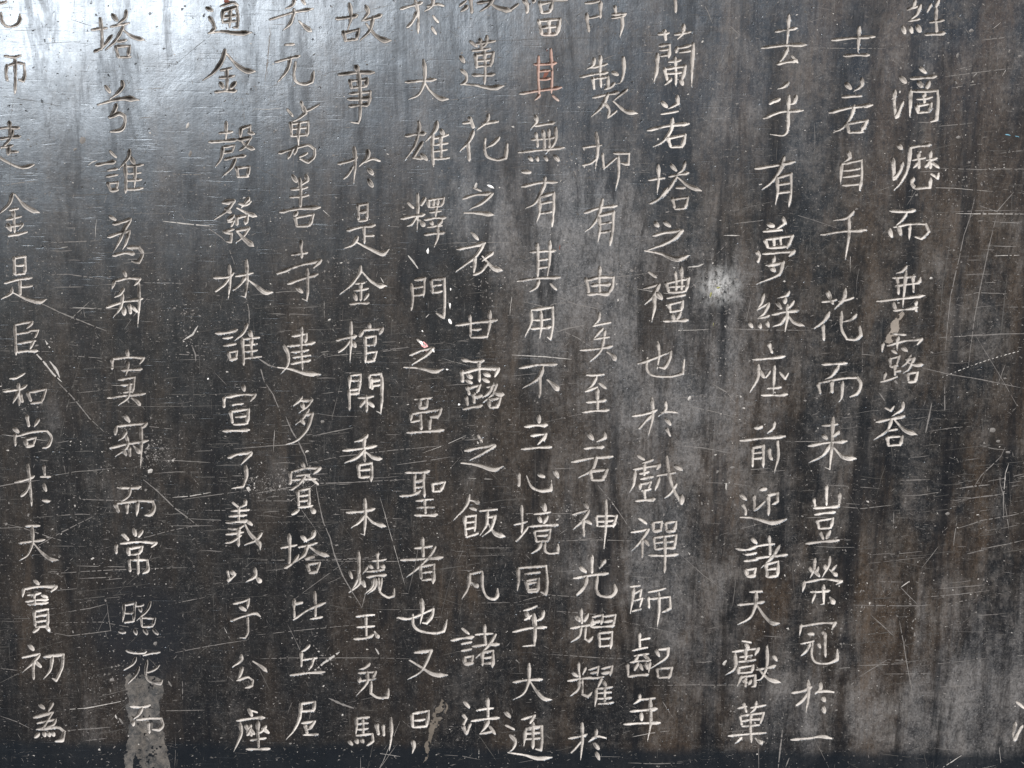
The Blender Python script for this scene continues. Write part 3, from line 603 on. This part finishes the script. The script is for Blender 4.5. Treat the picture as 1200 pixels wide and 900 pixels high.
def inside(px, pz, poly):
    res = np.zeros(px.shape, bool); n = len(poly)
    for i in range(n):
        x0, z0 = poly[i]; x1, z1 = poly[(i + 1) % n]
        c = ((z0 > pz) != (z1 > pz)) & (px < (x1 - x0) * (pz - z0) / (z1 - z0 + 1e-12) + x0)
        res ^= c
    return res
edge_n = (value_noise((NV, NU), (NV // 14, NU // 14), 5) - .5) * .0022 + (value_noise((NV, NU), (NV // 4, NU // 4), 6) - .5) * .0009
hole_n = value_noise((NV, NU), (NV // 12, NU // 12), 9) * .6 + value_noise((NV, NU), (NV // 4, NU // 4), 10) * .4
uc = (U[:-1] + U[1:]) / 2; vc = (V[:-1] + V[1:]) / 2
for k, (nm, mt, poly) in enumerate(PATCHES):
    pp = np.array(poly, float); sx, sz = on_slab(pp[:, 0], pp[:, 1])
    i0 = max(0, int((sx.min() - .004 - U0) / STEP)); i1 = min(NU - 1, int((sx.max() + .004 - U0) / STEP))
    j0 = max(0, int((sz.min() - .004 - V0) / STEP)); j1 = min(NV - 1, int((sz.max() + .004 - V0) / STEP))
    gx = uc[i0:i1][None, :] + edge_n[j0:j1, i0:i1]; gz = vc[j0:j1][:, None] + edge_n[j0:j1, i0:i1][::-1]
    ins = inside(gx, gz, list(zip(sx, sz))) & (part_q[j0:j1, i0:i1] == -1)
    if nm in ('bare_patch', 'brown_smear', 'plaster_smear'):
        ins &= hole_n[j0:j1, i0:i1] > (.27 if nm == 'bare_patch' else .42)
    part_q[j0:j1, i0:i1][ins] = -10 - k

def cells_to_mesh(name, mask_js, mask_is, mat, smooth):
    a = mask_js * NU + mask_is
    quad = np.stack([a, a + 1, a + NU + 1, a + NU], 1)
    ids, inv = np.unique(quad.ravel(), return_inverse=True)
    jj, ii = ids // NU, ids % NU
    verts = np.stack([U[ii], depth[jj, ii], V[jj]], 1)
    return mesh_from(name, verts, inv.reshape(-1, 4), mat, stele, smooth)

# columns of the inscription, to word each character's place
js, is_ = np.nonzero(part_q >= 0)
ids = part_q[js, is_]
order = np.argsort(ids, kind='stable'); js, is_, ids = js[order], is_[order], ids[order]
starts = np.searchsorted(ids, np.arange(len(chars) + 1))
for ci, (nm, strokes) in enumerate(chars):
    a, b = starts[ci], starts[ci + 1]
    if b <= a: continue
    o = cells_to_mesh('carved_character', js[a:b], is_[a:b], M_STONE, True)
    o['label'] = 'carved character ' + nm
for k, (nm, mt, poly) in enumerate(PATCHES):
    pj, pi = np.nonzero(part_q == -10 - k)
    if len(pj): cells_to_mesh(nm, pj, pi, mt, False)

# slab: flat runs of the face between the carvings, then the margin, sides and back
vx = []; fc = []
flat = part_q == -1
for j in range(NV - 1):
    row = np.concatenate(([0], flat[j].astype(np.int8), [0]))
    d = np.diff(row); s0 = np.nonzero(d == 1)[0]; s1 = np.nonzero(d == -1)[0]
    for a, b in zip(s0, s1):
        n = len(vx)
        vx += [(U[a], 0, V[j]), (U[b], 0, V[j]), (U[b], 0, V[j + 1]), (U[a], 0, V[j + 1])]
        fc.append((n, n + 1, n + 2, n + 3))
XL, XR, ZB, ZT, TH = -.52, .52, -.42, .62, .16
ua, ub, va, vb = U[0], U[-1], V[0], V[-1]
def q4(*p):
    n = len(vx); vx.extend(p); fc.append((n, n + 1, n + 2, n + 3))
q4((XL, 0, ZB), (XR, 0, ZB), (XR, 0, va), (XL, 0, va)); q4((XL, 0, vb), (XR, 0, vb), (XR, 0, ZT), (XL, 0, ZT))
q4((XL, 0, va), (ua, 0, va), (ua, 0, vb), (XL, 0, vb)); q4((ub, 0, va), (XR, 0, va), (XR, 0, vb), (ub, 0, vb))
q4((XL, TH, ZB), (XL, TH, ZT), (XR, TH, ZT), (XR, TH, ZB))
q4((XL, 0, ZT), (XR, 0, ZT), (XR, TH, ZT), (XL, TH, ZT)); q4((XL, 0, ZB), (XL, TH, ZB), (XR, TH, ZB), (XR, 0, ZB))
q4((XL, 0, ZB), (XL, 0, ZT), (XL, TH, ZT), (XL, TH, ZB)); q4((XR, 0, ZB), (XR, TH, ZB), (XR, TH, ZT), (XR, 0, ZT))
mesh_from('slab', np.array(vx), np.array(fc), M_STONE, stele)

# ------------------------------------------------------------------ scratches and flecks lying on the face
def clear(x, z):
    i = ((x - U0) / STEP).astype(int).clip(0, NU - 1); j = ((z - V0) / STEP).astype(int).clip(0, NV - 1)
    return depth[j, i] == 0

class Strips:
    def __init__(s): s.v = []; s.f = []
    def add(s, pts, wid, gaps=0.0, seed_w=None):
        pts = np.asarray(pts, float)
        x, z = on_slab(pts[:, 0], pts[:, 1])
        n = len(x)
        dx = np.gradient(x); dz = np.gradient(z); l = np.hypot(dx, dz) + 1e-12
        nx, nz = -dz / l, dx / l
        h = wid * PX * .5 * np.clip(np.sin(np.linspace(.06, math.pi - .06, n)) ** .5, .25, 1) * rng.uniform(.55, 1.3, n)
        ok = clear(x, z)
        y = -.00003 - .00001 * rng.random()
        for i in range(n - 1):
            if not (ok[i] and ok[i + 1]) or rng.random() < gaps: continue
            k = len(s.v)
            s.v += [(x[i] - nx[i] * h[i], y, z[i] - nz[i] * h[i]), (x[i + 1] - nx[i + 1] * h[i + 1], y, z[i + 1] - nz[i + 1] * h[i + 1]),
                    (x[i + 1] + nx[i + 1] * h[i + 1], y, z[i + 1] + nz[i + 1] * h[i + 1]), (x[i] + nx[i] * h[i], y, z[i] + nz[i] * h[i])]
            s.f.append((k, k + 1, k + 2, k + 3))
    def fleck(s, cx, cy, r, asp=1.0, ang=0.0, y=-.00005):
        x, z = on_slab(cx, cy)
        if not clear(np.array([x]), np.array([z]))[0]: return
        k = len(s.v)
        a0 = rng.random() * 6.28
        for q in range(4):
            a = a0 + q * math.pi / 2 + rng.normal(0, .3); rr = r * PX * rng.uniform(.6, 1.3)
            px_, pz_ = math.cos(a) * rr * asp, math.sin(a) * rr
            s.v.append((x + px_ * math.cos(ang) - pz_ * math.sin(ang), y, z + px_ * math.sin(ang) + pz_ * math.cos(ang)))
        s.f.append((k, k + 1, k + 2, k + 3))
    def build(s, name, mat, stuff=False):
        if not s.f: return None
        o = mesh_from(name, np.array(s.v), np.array(s.f), mat, stele)
        if stuff: o['kind'] = 'stuff'
        return o

def line_pts(pl, step=2.2, wob=.35):
    pl = np.array(pl, float).reshape(-1, 2); out = []
    for a, b in zip(pl[:-1], pl[1:]):
        k = max(2, int(np.hypot(*(b - a)) / step))
        out.append(a + (b - a) * np.linspace(0, 1, k, endpoint=False)[:, None])
    out.append(pl[-1:]); o = np.concatenate(out)
    w_ = np.cumsum(rng.normal(0, wob * .35, o.shape), 0); w_ -= np.linspace(0, 1, len(o))[:, None] * w_[-1]
    return o + w_ * .5

# the long scratches one can tell apart: (material, width px, gaps, polyline in photograph pixels)
SCR = [
 (2, 1.2, .05, '190 259 225 263 250 265'), (1, .9, .1, '60 322 80 321 120 327'), (1, .8, .2, '168 331 215 332'),
 (1, 1.6, .1, '45 354 70 366 100 378 125 388'), (1, 1.0, .1, '82 375 105 353'), (2, 2.2, .1, '40 412 52 425 62 438 74 449'), (1, 1.4, .1, '68 448 88 469 105 490 122 506'),
 (2, 2.2, .1, '53 399 60 410'), (2, 2.5, .1, '58 423 66 433 72 447'), (2, 1.8, .05, '232 382 226 392 214 399'), (1, 1.2, .2, '223 400 229 415 230 430'),
 (1, 1.4, .05, '168 562 185 576 205 596 222 608 233 617'), (2, 1.0, .1, '202 583 225 581 247 577'), (1, .9, .2, '95 585 160 587'),
 (1, .9, .1, '60 558 88 553 130 549'), (1, .9, .2, '3 613 30 620 60 630 85 637'), (1, .8, .3, '160 632 200 622 232 615'), (1, .9, .2, '60 672 130 668 220 665'),
 (1, 1.0, .2, '35 645 70 625 110 605'), (1, 1.0, .1, '233 568 227 561'), (1, .8, .2, '240 598 300 598'),
 (1, 1.3, .05, '312 450 320 462 328 482'), (1, 1.5, .05, '335 488 342 505 350 518 358 535 361 548'), (1, 1.5, .05, '370 568 374 590 379 612 387 630 392 650 402 675 424 712'),
 (1, 1.2, .15, '300 578 330 573 350 570'), (1, 1.0, .1, '300 587 340 587 371 566 415 565 475 562'), (1, 1.1, .05, '366 511 395 505 414 501'), (1, .9, .15, '360 543 400 535 460 528 520 522'),
 (1, .9, .1, '463 545 500 540 530 535'), (1, .9, .2, '300 656 360 657 440 655'), (0, .9, .2, '300 613 340 612 400 612'), (1, .9, .2, '380 657 450 658 510 656'),
 (1, .8, .2, '560 642 600 642'), (1, .8, .2, '300 772 340 771 430 771 480 772'), (1, .8, .2, '300 744 360 738 420 732'), (1, 1.1, .1, '430 690 424 712'),
 (1, .7, .2, '470 725 520 723'), (1, .7, .2, '560 707 600 706'), (0, .9, .2, '380 386 430 383'), (0, .9, .2, '372 401 430 400'), (0, .8, .2, '370 413 440 421'), (0, .9, .2, '380 377 420 374'),
 (1, .8, .1, '448 410 480 407'), (1, .8, .1, '525 285 600 284'), (1, .9, .2, '380 373 380 352'), (0, 1, .2, '325 278 350 280 362 283'),
 (1, .9, .2, '380 419 390 417 440 412 470 410'), (0, .8, .2, '440 425 500 425 600 424'),
 (2, 1.0, .05, '600 416 640 418 670 421'), (1, .9, .1, '652 347 675 357 705 363'), (1, 1.3, .1, '650 390 665 385 685 381'), (1, .9, .1, '660 388 677 396 695 408'), (1, .8, .1, '660 340 720 325 760 320'),
 (1, .9, .1, '610 353 640 360 650 356 672 354'), (1, .9, .1, '700 568 718 590 739 620'), (1, .9, .15, '600 602 640 602 675 602'), (1, .9, .15, '650 634 700 633 745 634'),
 (1, .9, .1, '790 522 825 525 855 531'), (1, .8, .15, '800 475 830 481 867 490'), (1, .8, .15, '825 565 860 567 880 570'), (1, .8, .15, '790 467 820 464 850 466'), (1, 1.3, .1, '835 450 852 460 862 472'),
 (1, .8, .2, '600 707 640 697 680 700'), (1, .8, .2, '650 716 700 720 725 720'), (1, .8, .2, '645 767 690 770 730 772'), (0, .8, .2, '700 795 740 772'), (1, .8, .2, '775 820 788 840'),
 (1, .8, .2, '760 803 900 803'), (2, 1.6, .05, '806 313 818 312 825 309'), (1, .8, .1, '860 262 895 258'), (2, 1.1, .1, '848 276 867 276'), (1, .8, .1, '840 298 853 284'),
 (1, .9, .1, '850 385 900 387 950 387'), (1, .8, .2, '825 5 830 15 835 28'), (1, .8, .2, '855 30 867 41'), (1, .8, .2, '848 131 856 125'),
 (1, 1.0, .1, '1107 90 1150 84 1185 80'), (1, .8, .2, '1115 103 1150 98'), (1, .9, .2, '1150 47 1186 43'), (1, .7, .2, '950 56 1040 57'), (1, .9, .2, '1120 82 1140 77'), (1, .8, .2, '1100 148 1140 144'),
 (1, .8, .2, '1100 197 1150 199 1200 197'), (1, .8, .2, '1170 180 1200 176'),
 (1, 1.0, .05, '1143 230 1137 255 1130 275 1122 310 1114 345 1111 375 1108 410'), (1, 1.0, .05, '1170 245 1160 285 1150 330 1142 370 1138 400 1135 430'), (0, .9, .1, '1115 275 1105 330 1100 390'), (0, .9, .1, '1180 325 1172 400'),
 (1, 1.0, .05, '1148 241 1168 248 1188 225'), (2, .9, .1, '1120 250 1160 251 1200 251'), (1, .8, .1, '1172 261 1198 260'), (1, .9, .1, '1155 288 1195 289'), (2, .8, .2, '1165 300 1195 299'), (1, .8, .2, '1130 347 1145 343 1180 344'),
 (1, .9, .1, '1080 431 1110 438 1150 445 1200 455'), (1, .8, .1, '1170 448 1178 427'), (0, .8, .1, '1090 415 1125 410 1155 391'), (1, .9, .1, '1100 396 1150 392 1155 390'),
 (1, .9, .05, '1141 571 1150 557 1165 543 1173 535 1178 524'), (1, .7, .1, '1147 521 1165 526 1180 527'), (1, 1.1, .1, '1172 552 1172 566 1176 580 1176 608'), (2, .9, .1, '1182 543 1178 555 1176 580'), (1, .8, .1, '1178 590 1182 620'),
 (1, 1.6, .1, '1084 510 1087 495 1092 472'), (1, 1.0, .1, '1107 488 1107 450'), (1, 1.6, .15, '1120 573 1140 570 1160 568'), (1, .9, .1, '1055 563 1090 562'), (1, .9, .1, '1115 587 1150 582 1180 578'),
 (1, 1.0, .1, '1120 620 1150 610 1185 604 1200 600'), (1, 1.0, .1, '1150 643 1180 638 1200 633'), (1, 1.0, .1, '1133 649 1158 643'), (1, .8, .1, '1047 600 1047 620'), (1, .9, .1, '1121 612 1117 640'),
 (1, 1.0, .1, '986 594 1010 596 1045 592'), (1, .8, .1, '1080 666 1100 640'), (1, .8, .2, '920 517 960 518 990 516'),
 (1, 1.0, .05, '1054 727 1060 760 1065 790 1070 816'), (1, .8, .1, '1007 793 1025 782 1040 773'), (1, .8, .1, '1040 773 1060 774'), (1, .9, .1, '1005 780 1060 778'), (1, .7, .1, '1035 790 1090 789'),
 (2, 1.2, .1, '1056 688 1066 681'), (1, .8, .1, '1055 688 1075 708'), (1, .9, .1, '1000 709 1060 710 1090 709'), (1, .9, .15, '1080 700 1120 697 1160 692'), (1, .8, .15, '1110 708 1140 702'), (1, .8, .15, '1100 690 1160 685'), (1, .8, .1, '1145 721 1170 720'),
 (1, .8, .2, '1185 769 1200 768'), (1, .9, .1, '1020 720 1047 745'), (2, 1.0, .1, '1105 899 1115 893 1127 885'), (1, 2.0, .1, '917 855 914 880 912 900'), (1, 1.2, .1, '921 899 925 888'), (1, .9, .1, '736 894 770 895 800 894'),
 (2, 1.0, .1, '75 832 100 830 122 826 146 821'), (1, 1.0, .1, '80 856 110 854 130 852'), (1, .9, .15, '100 868 125 865'), (1, .9, .1, '0 839 20 846 38 855'), (1, .9, .1, '55 740 80 745 130 739 125 706'), (1, .9, .1, '80 717 105 713 124 708'),
 (1, .8, .1, '190 833 240 832'), (1, .8, .1, '205 765 230 760 290 750'), (1, .7, .2, '0 783 25 786'), (1, .9, .2, '93 678 140 676'), (1, .8, .1, '214 798 214 820'), (1, .7, .3, '60 730 120 729 180 740'),
 (0, 1, .1, '0 800 60 770'), (1, .8, .2, '205 707 240 700'), (2, 1.2, .1, '103 194 108 190 114 188'), (1, .9, .2, '0 218 25 214 45 212'), (1, .9, .2, '200 204 240 205'), (1, .9, .1, '316 30 313 90'), (1, 1.0, .1, '318 32 310 100'),
 (1, .9, .15, '60 284 115 282'), (1, .8, .15, '0 411 60 412'), (1, .9, .15, '85 417 120 420'), (1, .9, .15, '205 415 240 417'),
 (1, 1.0, .1, '241 265 260 278 266 285'), (1, .8, .1, '266 285 275 310'), (1, 1.2, .1, '288 345 292 365 292 382'), (1, 1.8, .1, '303 420 315 428 325 431'), (1, 1.3, .1, '305 430 310 448'),
 (2, 2.0, .1, '478 299 484 306 490 315'), (2, .9, .1, '446 325 450 332'), (2, 1.3, .2, '497 374 503 368'), (1, 2.6, .2, '385 818 400 825 415 830'), (2, 3.0, .2, '372 783 382 775 398 764'), (2, 1.6, .2, '376 778 392 770'),
 (1, 1.2, .1, '1030 460 1037 470'), (1, 2.4, .1, '1047 444 1052 450'),
]
MATS = (M_FAINT, M_MID, M_PALE)
for mi, wd, gp, s in SCR:
    S = Strips(); S.add(line_pts(list(map(float, s.split()))), wd, gp)
    S.build('scratch', MATS[mi])

# fine scratches nobody could count
groups = {0: Strips(), 1: Strips(), 2: Strips()}
def fine(cx, cy, L, ang, wd, mi, gp):
    dx, dy = math.cos(ang) * L / 2, math.sin(ang) * L / 2
    bow = rng.normal(0, .015) * L
    groups[mi].add(line_pts([cx - dx, cy - dy, cx - dy * 0 + bow * math.sin(ang), cy + bow, cx + dx, cy + dy], 4.5, .25), wd, gp)
for _ in range(6500):            # short nicks
    cx = rng.uniform(-10, 1210); cy = rng.uniform(-10, 910)
    if cy < 200 and cx < 700 and rng.random() < .6: continue
    a = rng.normal(0, .15) if rng.random() < .35 else rng.uniform(0, math.pi)
    x0 = rng.uniform(.8, 3.5)
    dn = np.array([[cx - math.cos(a) * x0, cy - math.sin(a) * x0], [cx, cy], [cx + math.cos(a) * x0, cy + math.sin(a) * x0]])
    groups[0 if rng.random() < .6 else 1].add(dn, rng.uniform(.25, .65), 0)
for _ in range(800):
    cx = rng.uniform(-10, 1210); cy = rng.uniform(-10, 910)
    if cy < 230 and cx < 700 and rng.random() < .55: continue
    L = min(160, 8 + rng.exponential(22))
    r_ = rng.random()
    ang = rng.normal(-.05, .13) if r_ < .60 else (rng.normal(math.pi / 2 + .06, .14) if r_ < .78 else rng.uniform(0, math.pi))
    mi = 0 if rng.random() < .72 else (1 if rng.random() < .85 else 2)
    fine(cx, cy, L, ang, rng.uniform(.22, .62), mi, rng.uniform(.0, .25))
for (cx, cy, sx, sy, n, a0) in [(300, 560, 60, 50, 60, -.05), (420, 400, 50, 30, 45, -.05), (60, 620, 70, 70, 70, -.05), (1130, 560, 60, 60, 70, -.12), (1100, 700, 80, 60, 70, -.1),
                                (1000, 600, 60, 40, 35, 0), (450, 620, 120, 60, 80, -.03), (260, 520, 60, 60, 50, 0), (1150, 280, 50, 60, 50, -.02), (550, 470, 60, 50, 40, -.05), (120, 300, 90, 60, 60, -.02)]:
    for _ in range(n // 2):
        fine(rng.normal(cx, sx), rng.normal(cy, sy), min(90, 8 + rng.exponential(24)), rng.normal(a0, .05), rng.uniform(.4, .9), 0 if rng.random() < .5 else 1, rng.uniform(.05, .35))
for k, S in groups.items():
    S.build('fine_scratches', MATS[k], True)

# flecks and pits nobody could count
dots = {0: Strips(), 1: Strips(), 2: Strips()}
for _ in range(17000):
    cx = rng.uniform(-10, 1210); cy = rng.uniform(-10, 910)
    if cy < 200 and cx < 700 and rng.random() < .6: continue
    r_ = rng.random(); mi = 0 if r_ < .62 else (1 if r_ < .94 else 2)
    dots[mi].fleck(cx, cy, min(1.2, .26 + rng.exponential(.2)), rng.uniform(1, 2.2), rng.normal(0, .4))
for (cx, cy, sx, sy, n, r0) in [(100, 600, 60, 55, 260, .55), (183, 532, 11, 10, 150, .7), (320, 568, 26, 9, 260, .6), (355, 558, 10, 10, 90, .6), (1060, 715, 40, 20, 120, .5), (950, 650, 40, 60, 160, .45),
                                (120, 800, 25, 30, 120, .6), (840, 330, 30, 26, 260, .4), (735, 330, 14, 12, 110, .6), (885, 840, 20, 30, 120, .5), (580, 330, 20, 18, 110, .5), (980, 740, 18, 22, 90, .5),
                                (130, 500, 40, 30, 110, .5), (218, 380, 14, 20, 90, .6), (400, 320, 18, 12, 90, .5), (560, 510, 8, 12, 60, .7), (375, 778, 12, 8, 60, .6), (680, 190, 20, 12, 110, .5),
                                (820, 600, 40, 50, 130, .4), (1140, 210, 40, 25, 120, .5), (670, 600, 12, 8, 70, .7), (855, 410, 16, 40, 120, .45), (1110, 120, 40, 40, 90, .5)]:
    for _ in range(n):
        r_ = rng.random()
        dots[0 if r_ < .35 else (1 if r_ < .93 else 2)].fleck(rng.normal(cx, sx), rng.normal(cy, sy), min(1.6, r0 * .6 + rng.exponential(.28)), rng.uniform(1, 2), rng.uniform(0, 3))
for k, S in dots.items():
    S.build('pits_and_flecks', MATS[k], True)

# single marks one can point to
def mark(name, mat, cx, cy, r, asp=1.0, ang=0.0, label=None, sides=9):
    x, z = on_slab(cx, cy)
    v = [(x, -.0004, z)]
    for q in range(sides):
        a = q * 2 * math.pi / sides; rr = r * PX * rng.uniform(.7, 1.2)
        px_, pz_ = math.cos(a) * rr * asp, math.sin(a) * rr
        v.append((x + px_ * math.cos(ang) - pz_ * math.sin(ang), -.00006, z + px_ * math.sin(ang) + pz_ * math.cos(ang)))
    f = np.array([(0, 1 + q, 1 + (q + 1) % sides) for q in range(sides)])
    o = mesh_from(name, np.array(v), f, mat, stele)
    if label: o['label'] = label
for (cx, cy, r, asp, ang, mt, nm) in [
    (501.5, 294.5, 1.6, 2.3, 1.5, M_WHITE, 'paint_fleck'), (575, 218.5, 1.6, 2.6, -.5, M_WHITE, 'paint_fleck'), (558, 217, 1.6, 2.0, 1.2, M_PALE, 'chip'),
    (527.5, 358, 1.0, 3.0, 1.55, M_WHITE, 'paint_fleck'), (528.3, 339, .8, 2, 1.6, M_WHITE, 'paint_fleck'), (527.5, 377, 1.7, 2.0, -1.1, M_WHITE, 'paint_fleck'), (524, 433, 1.0, 1.6, -.2, M_WHITE, 'paint_fleck'),
    (494, 402, 1.6, 2.2, -.9, M_WHITE, 'paint_fleck'), (495, 388, .8, 1.8, -.9, M_WHITE, 'paint_fleck'), (508, 411, 1.1, 2.2, -1.2, M_WHITE, 'paint_fleck'),
    (851, 570, 1.2, 4.0, 1.55, M_PALE, 'paint_fleck'), (1091, 326, 1.7, 1.1, 0, M_PALE, 'chip'), (244, 444, 1.2, 1, 0, M_WHITE, 'chip'), (57.5, 739, 1.5, 1, 0, M_WHITE, 'chip'),
    (1181, 158, .9, 4, -.15, M_BLUE, 'blue_glint'), (1192, 160, .7, 4, -.2, M_BLUE, 'blue_glint'), (1163, 504, 2.8, 1.2, .2, M_MID, 'chip'), (1181, 530, 1.8, 1.8, 0, M_MID, 'chip'), (1170, 517, 1.6, 1.5, 0, M_MID, 'chip'),
    (1110, 602, 2.2, 1.3, .3, M_MID, 'chip'), (291, 573, 2.6, 1.4, -1.0, M_PALE, 'chip'), (538, 474, 1.2, 1.2, .5, M_WHITE, 'chip'), (378, 494, 1.8, 1.4, .1, M_MID, 'chip'), (808, 467, 2.0, 1.6, 1, M_PALE, 'chip'),
    (842, 337, 1.3, 1.7, .2, M_YELLOW, 'yellow_mark'), (833, 345, 1.4, 2.6, 1.4, M_YELLOW, 'yellow_mark'), (823, 723, 1.6, 1.3, -.6, M_MID, 'chip'), (849, 777, 2, 2, 1.1, M_PALE, 'chip'), (858, 548, 2, 1.5, 0, M_MID, 'chip'),
    (401.5, 838, 1.1, 1.4, 1.2, M_PALE, 'chip'), (97, 164, 3.2, 1.3, 1.4, M_MID, 'chip'), (88, 175, 1.8, 1.3, .6, M_MID, 'chip'), (220, 147, 1.5, 2.6, 1.2, M_PALE, 'chip'), (223, 180, 1.8, 1.8, 1.2, M_MID, 'chip'),
    (442, 763, 1.1, 4, -1.1, M_PALE, 'chip'), (360, 529, 1.3, 2, .4, M_PALE, 'chip'), (386, 375, 1, 2, .5, M_PALE, 'chip'), (176, 552, 2.4, 1.5, .5, M_PALE, 'chip'), (199, 801, 1.3, 3.2, -1.1, M_MID, 'chip'),
    (142, 845, 1.6, 3.4, -1.0, M_MID, 'chip'), (136, 840, 1.2, 2.5, -1.2, M_PALE, 'chip'), (131, 797, 2.2, 1.6, .2, M_MID, 'chip'), (182, 754, 2.2, 1.5, .9, M_MID, 'chip'), (265, 1, 1.8, 2, 0, M_RED, 'red_paint_trace'),
    (641, 59, .6, 3, 1.5, M_RED, 'red_paint_trace'), (656, 290, .6, 6, 1.5, M_RED, 'red_paint_trace'), (1053, 355, .8, 2, 0, M_PALE, 'chip'),
    (836, 380, .4, 6, 1.5, M_YELLOW, 'yellow_mark'),
    (1138, 36, 2.2, 1.5, .4, M_MID, 'chip'), (1122, 65, 1.6, 2.2, 1.4, M_MID, 'chip'), (1143, 88, 1.2, 2.5, .8, M_MID, 'chip'), (1183, 60, 1.2, 2.2, 1.3, M_MID, 'chip'), (1195, 66, 2, 1.2, 0, M_MID, 'chip'), (1123, 161, 2.2, 1.4, .2, M_MID, 'chip'),
    ]:
    mark(nm, mt, cx, cy, r, asp, ang)
# dashed bright line of paint dribbled across the right-hand blank
for t in np.linspace(0, 1, 19):
    mark('paint_fleck', M_PALE, 1105 + t * 88, 442 - 30 * t - 2 * math.sin(t * 3.1), rng.uniform(.35, .75), rng.uniform(1.2, 3.6), .35)
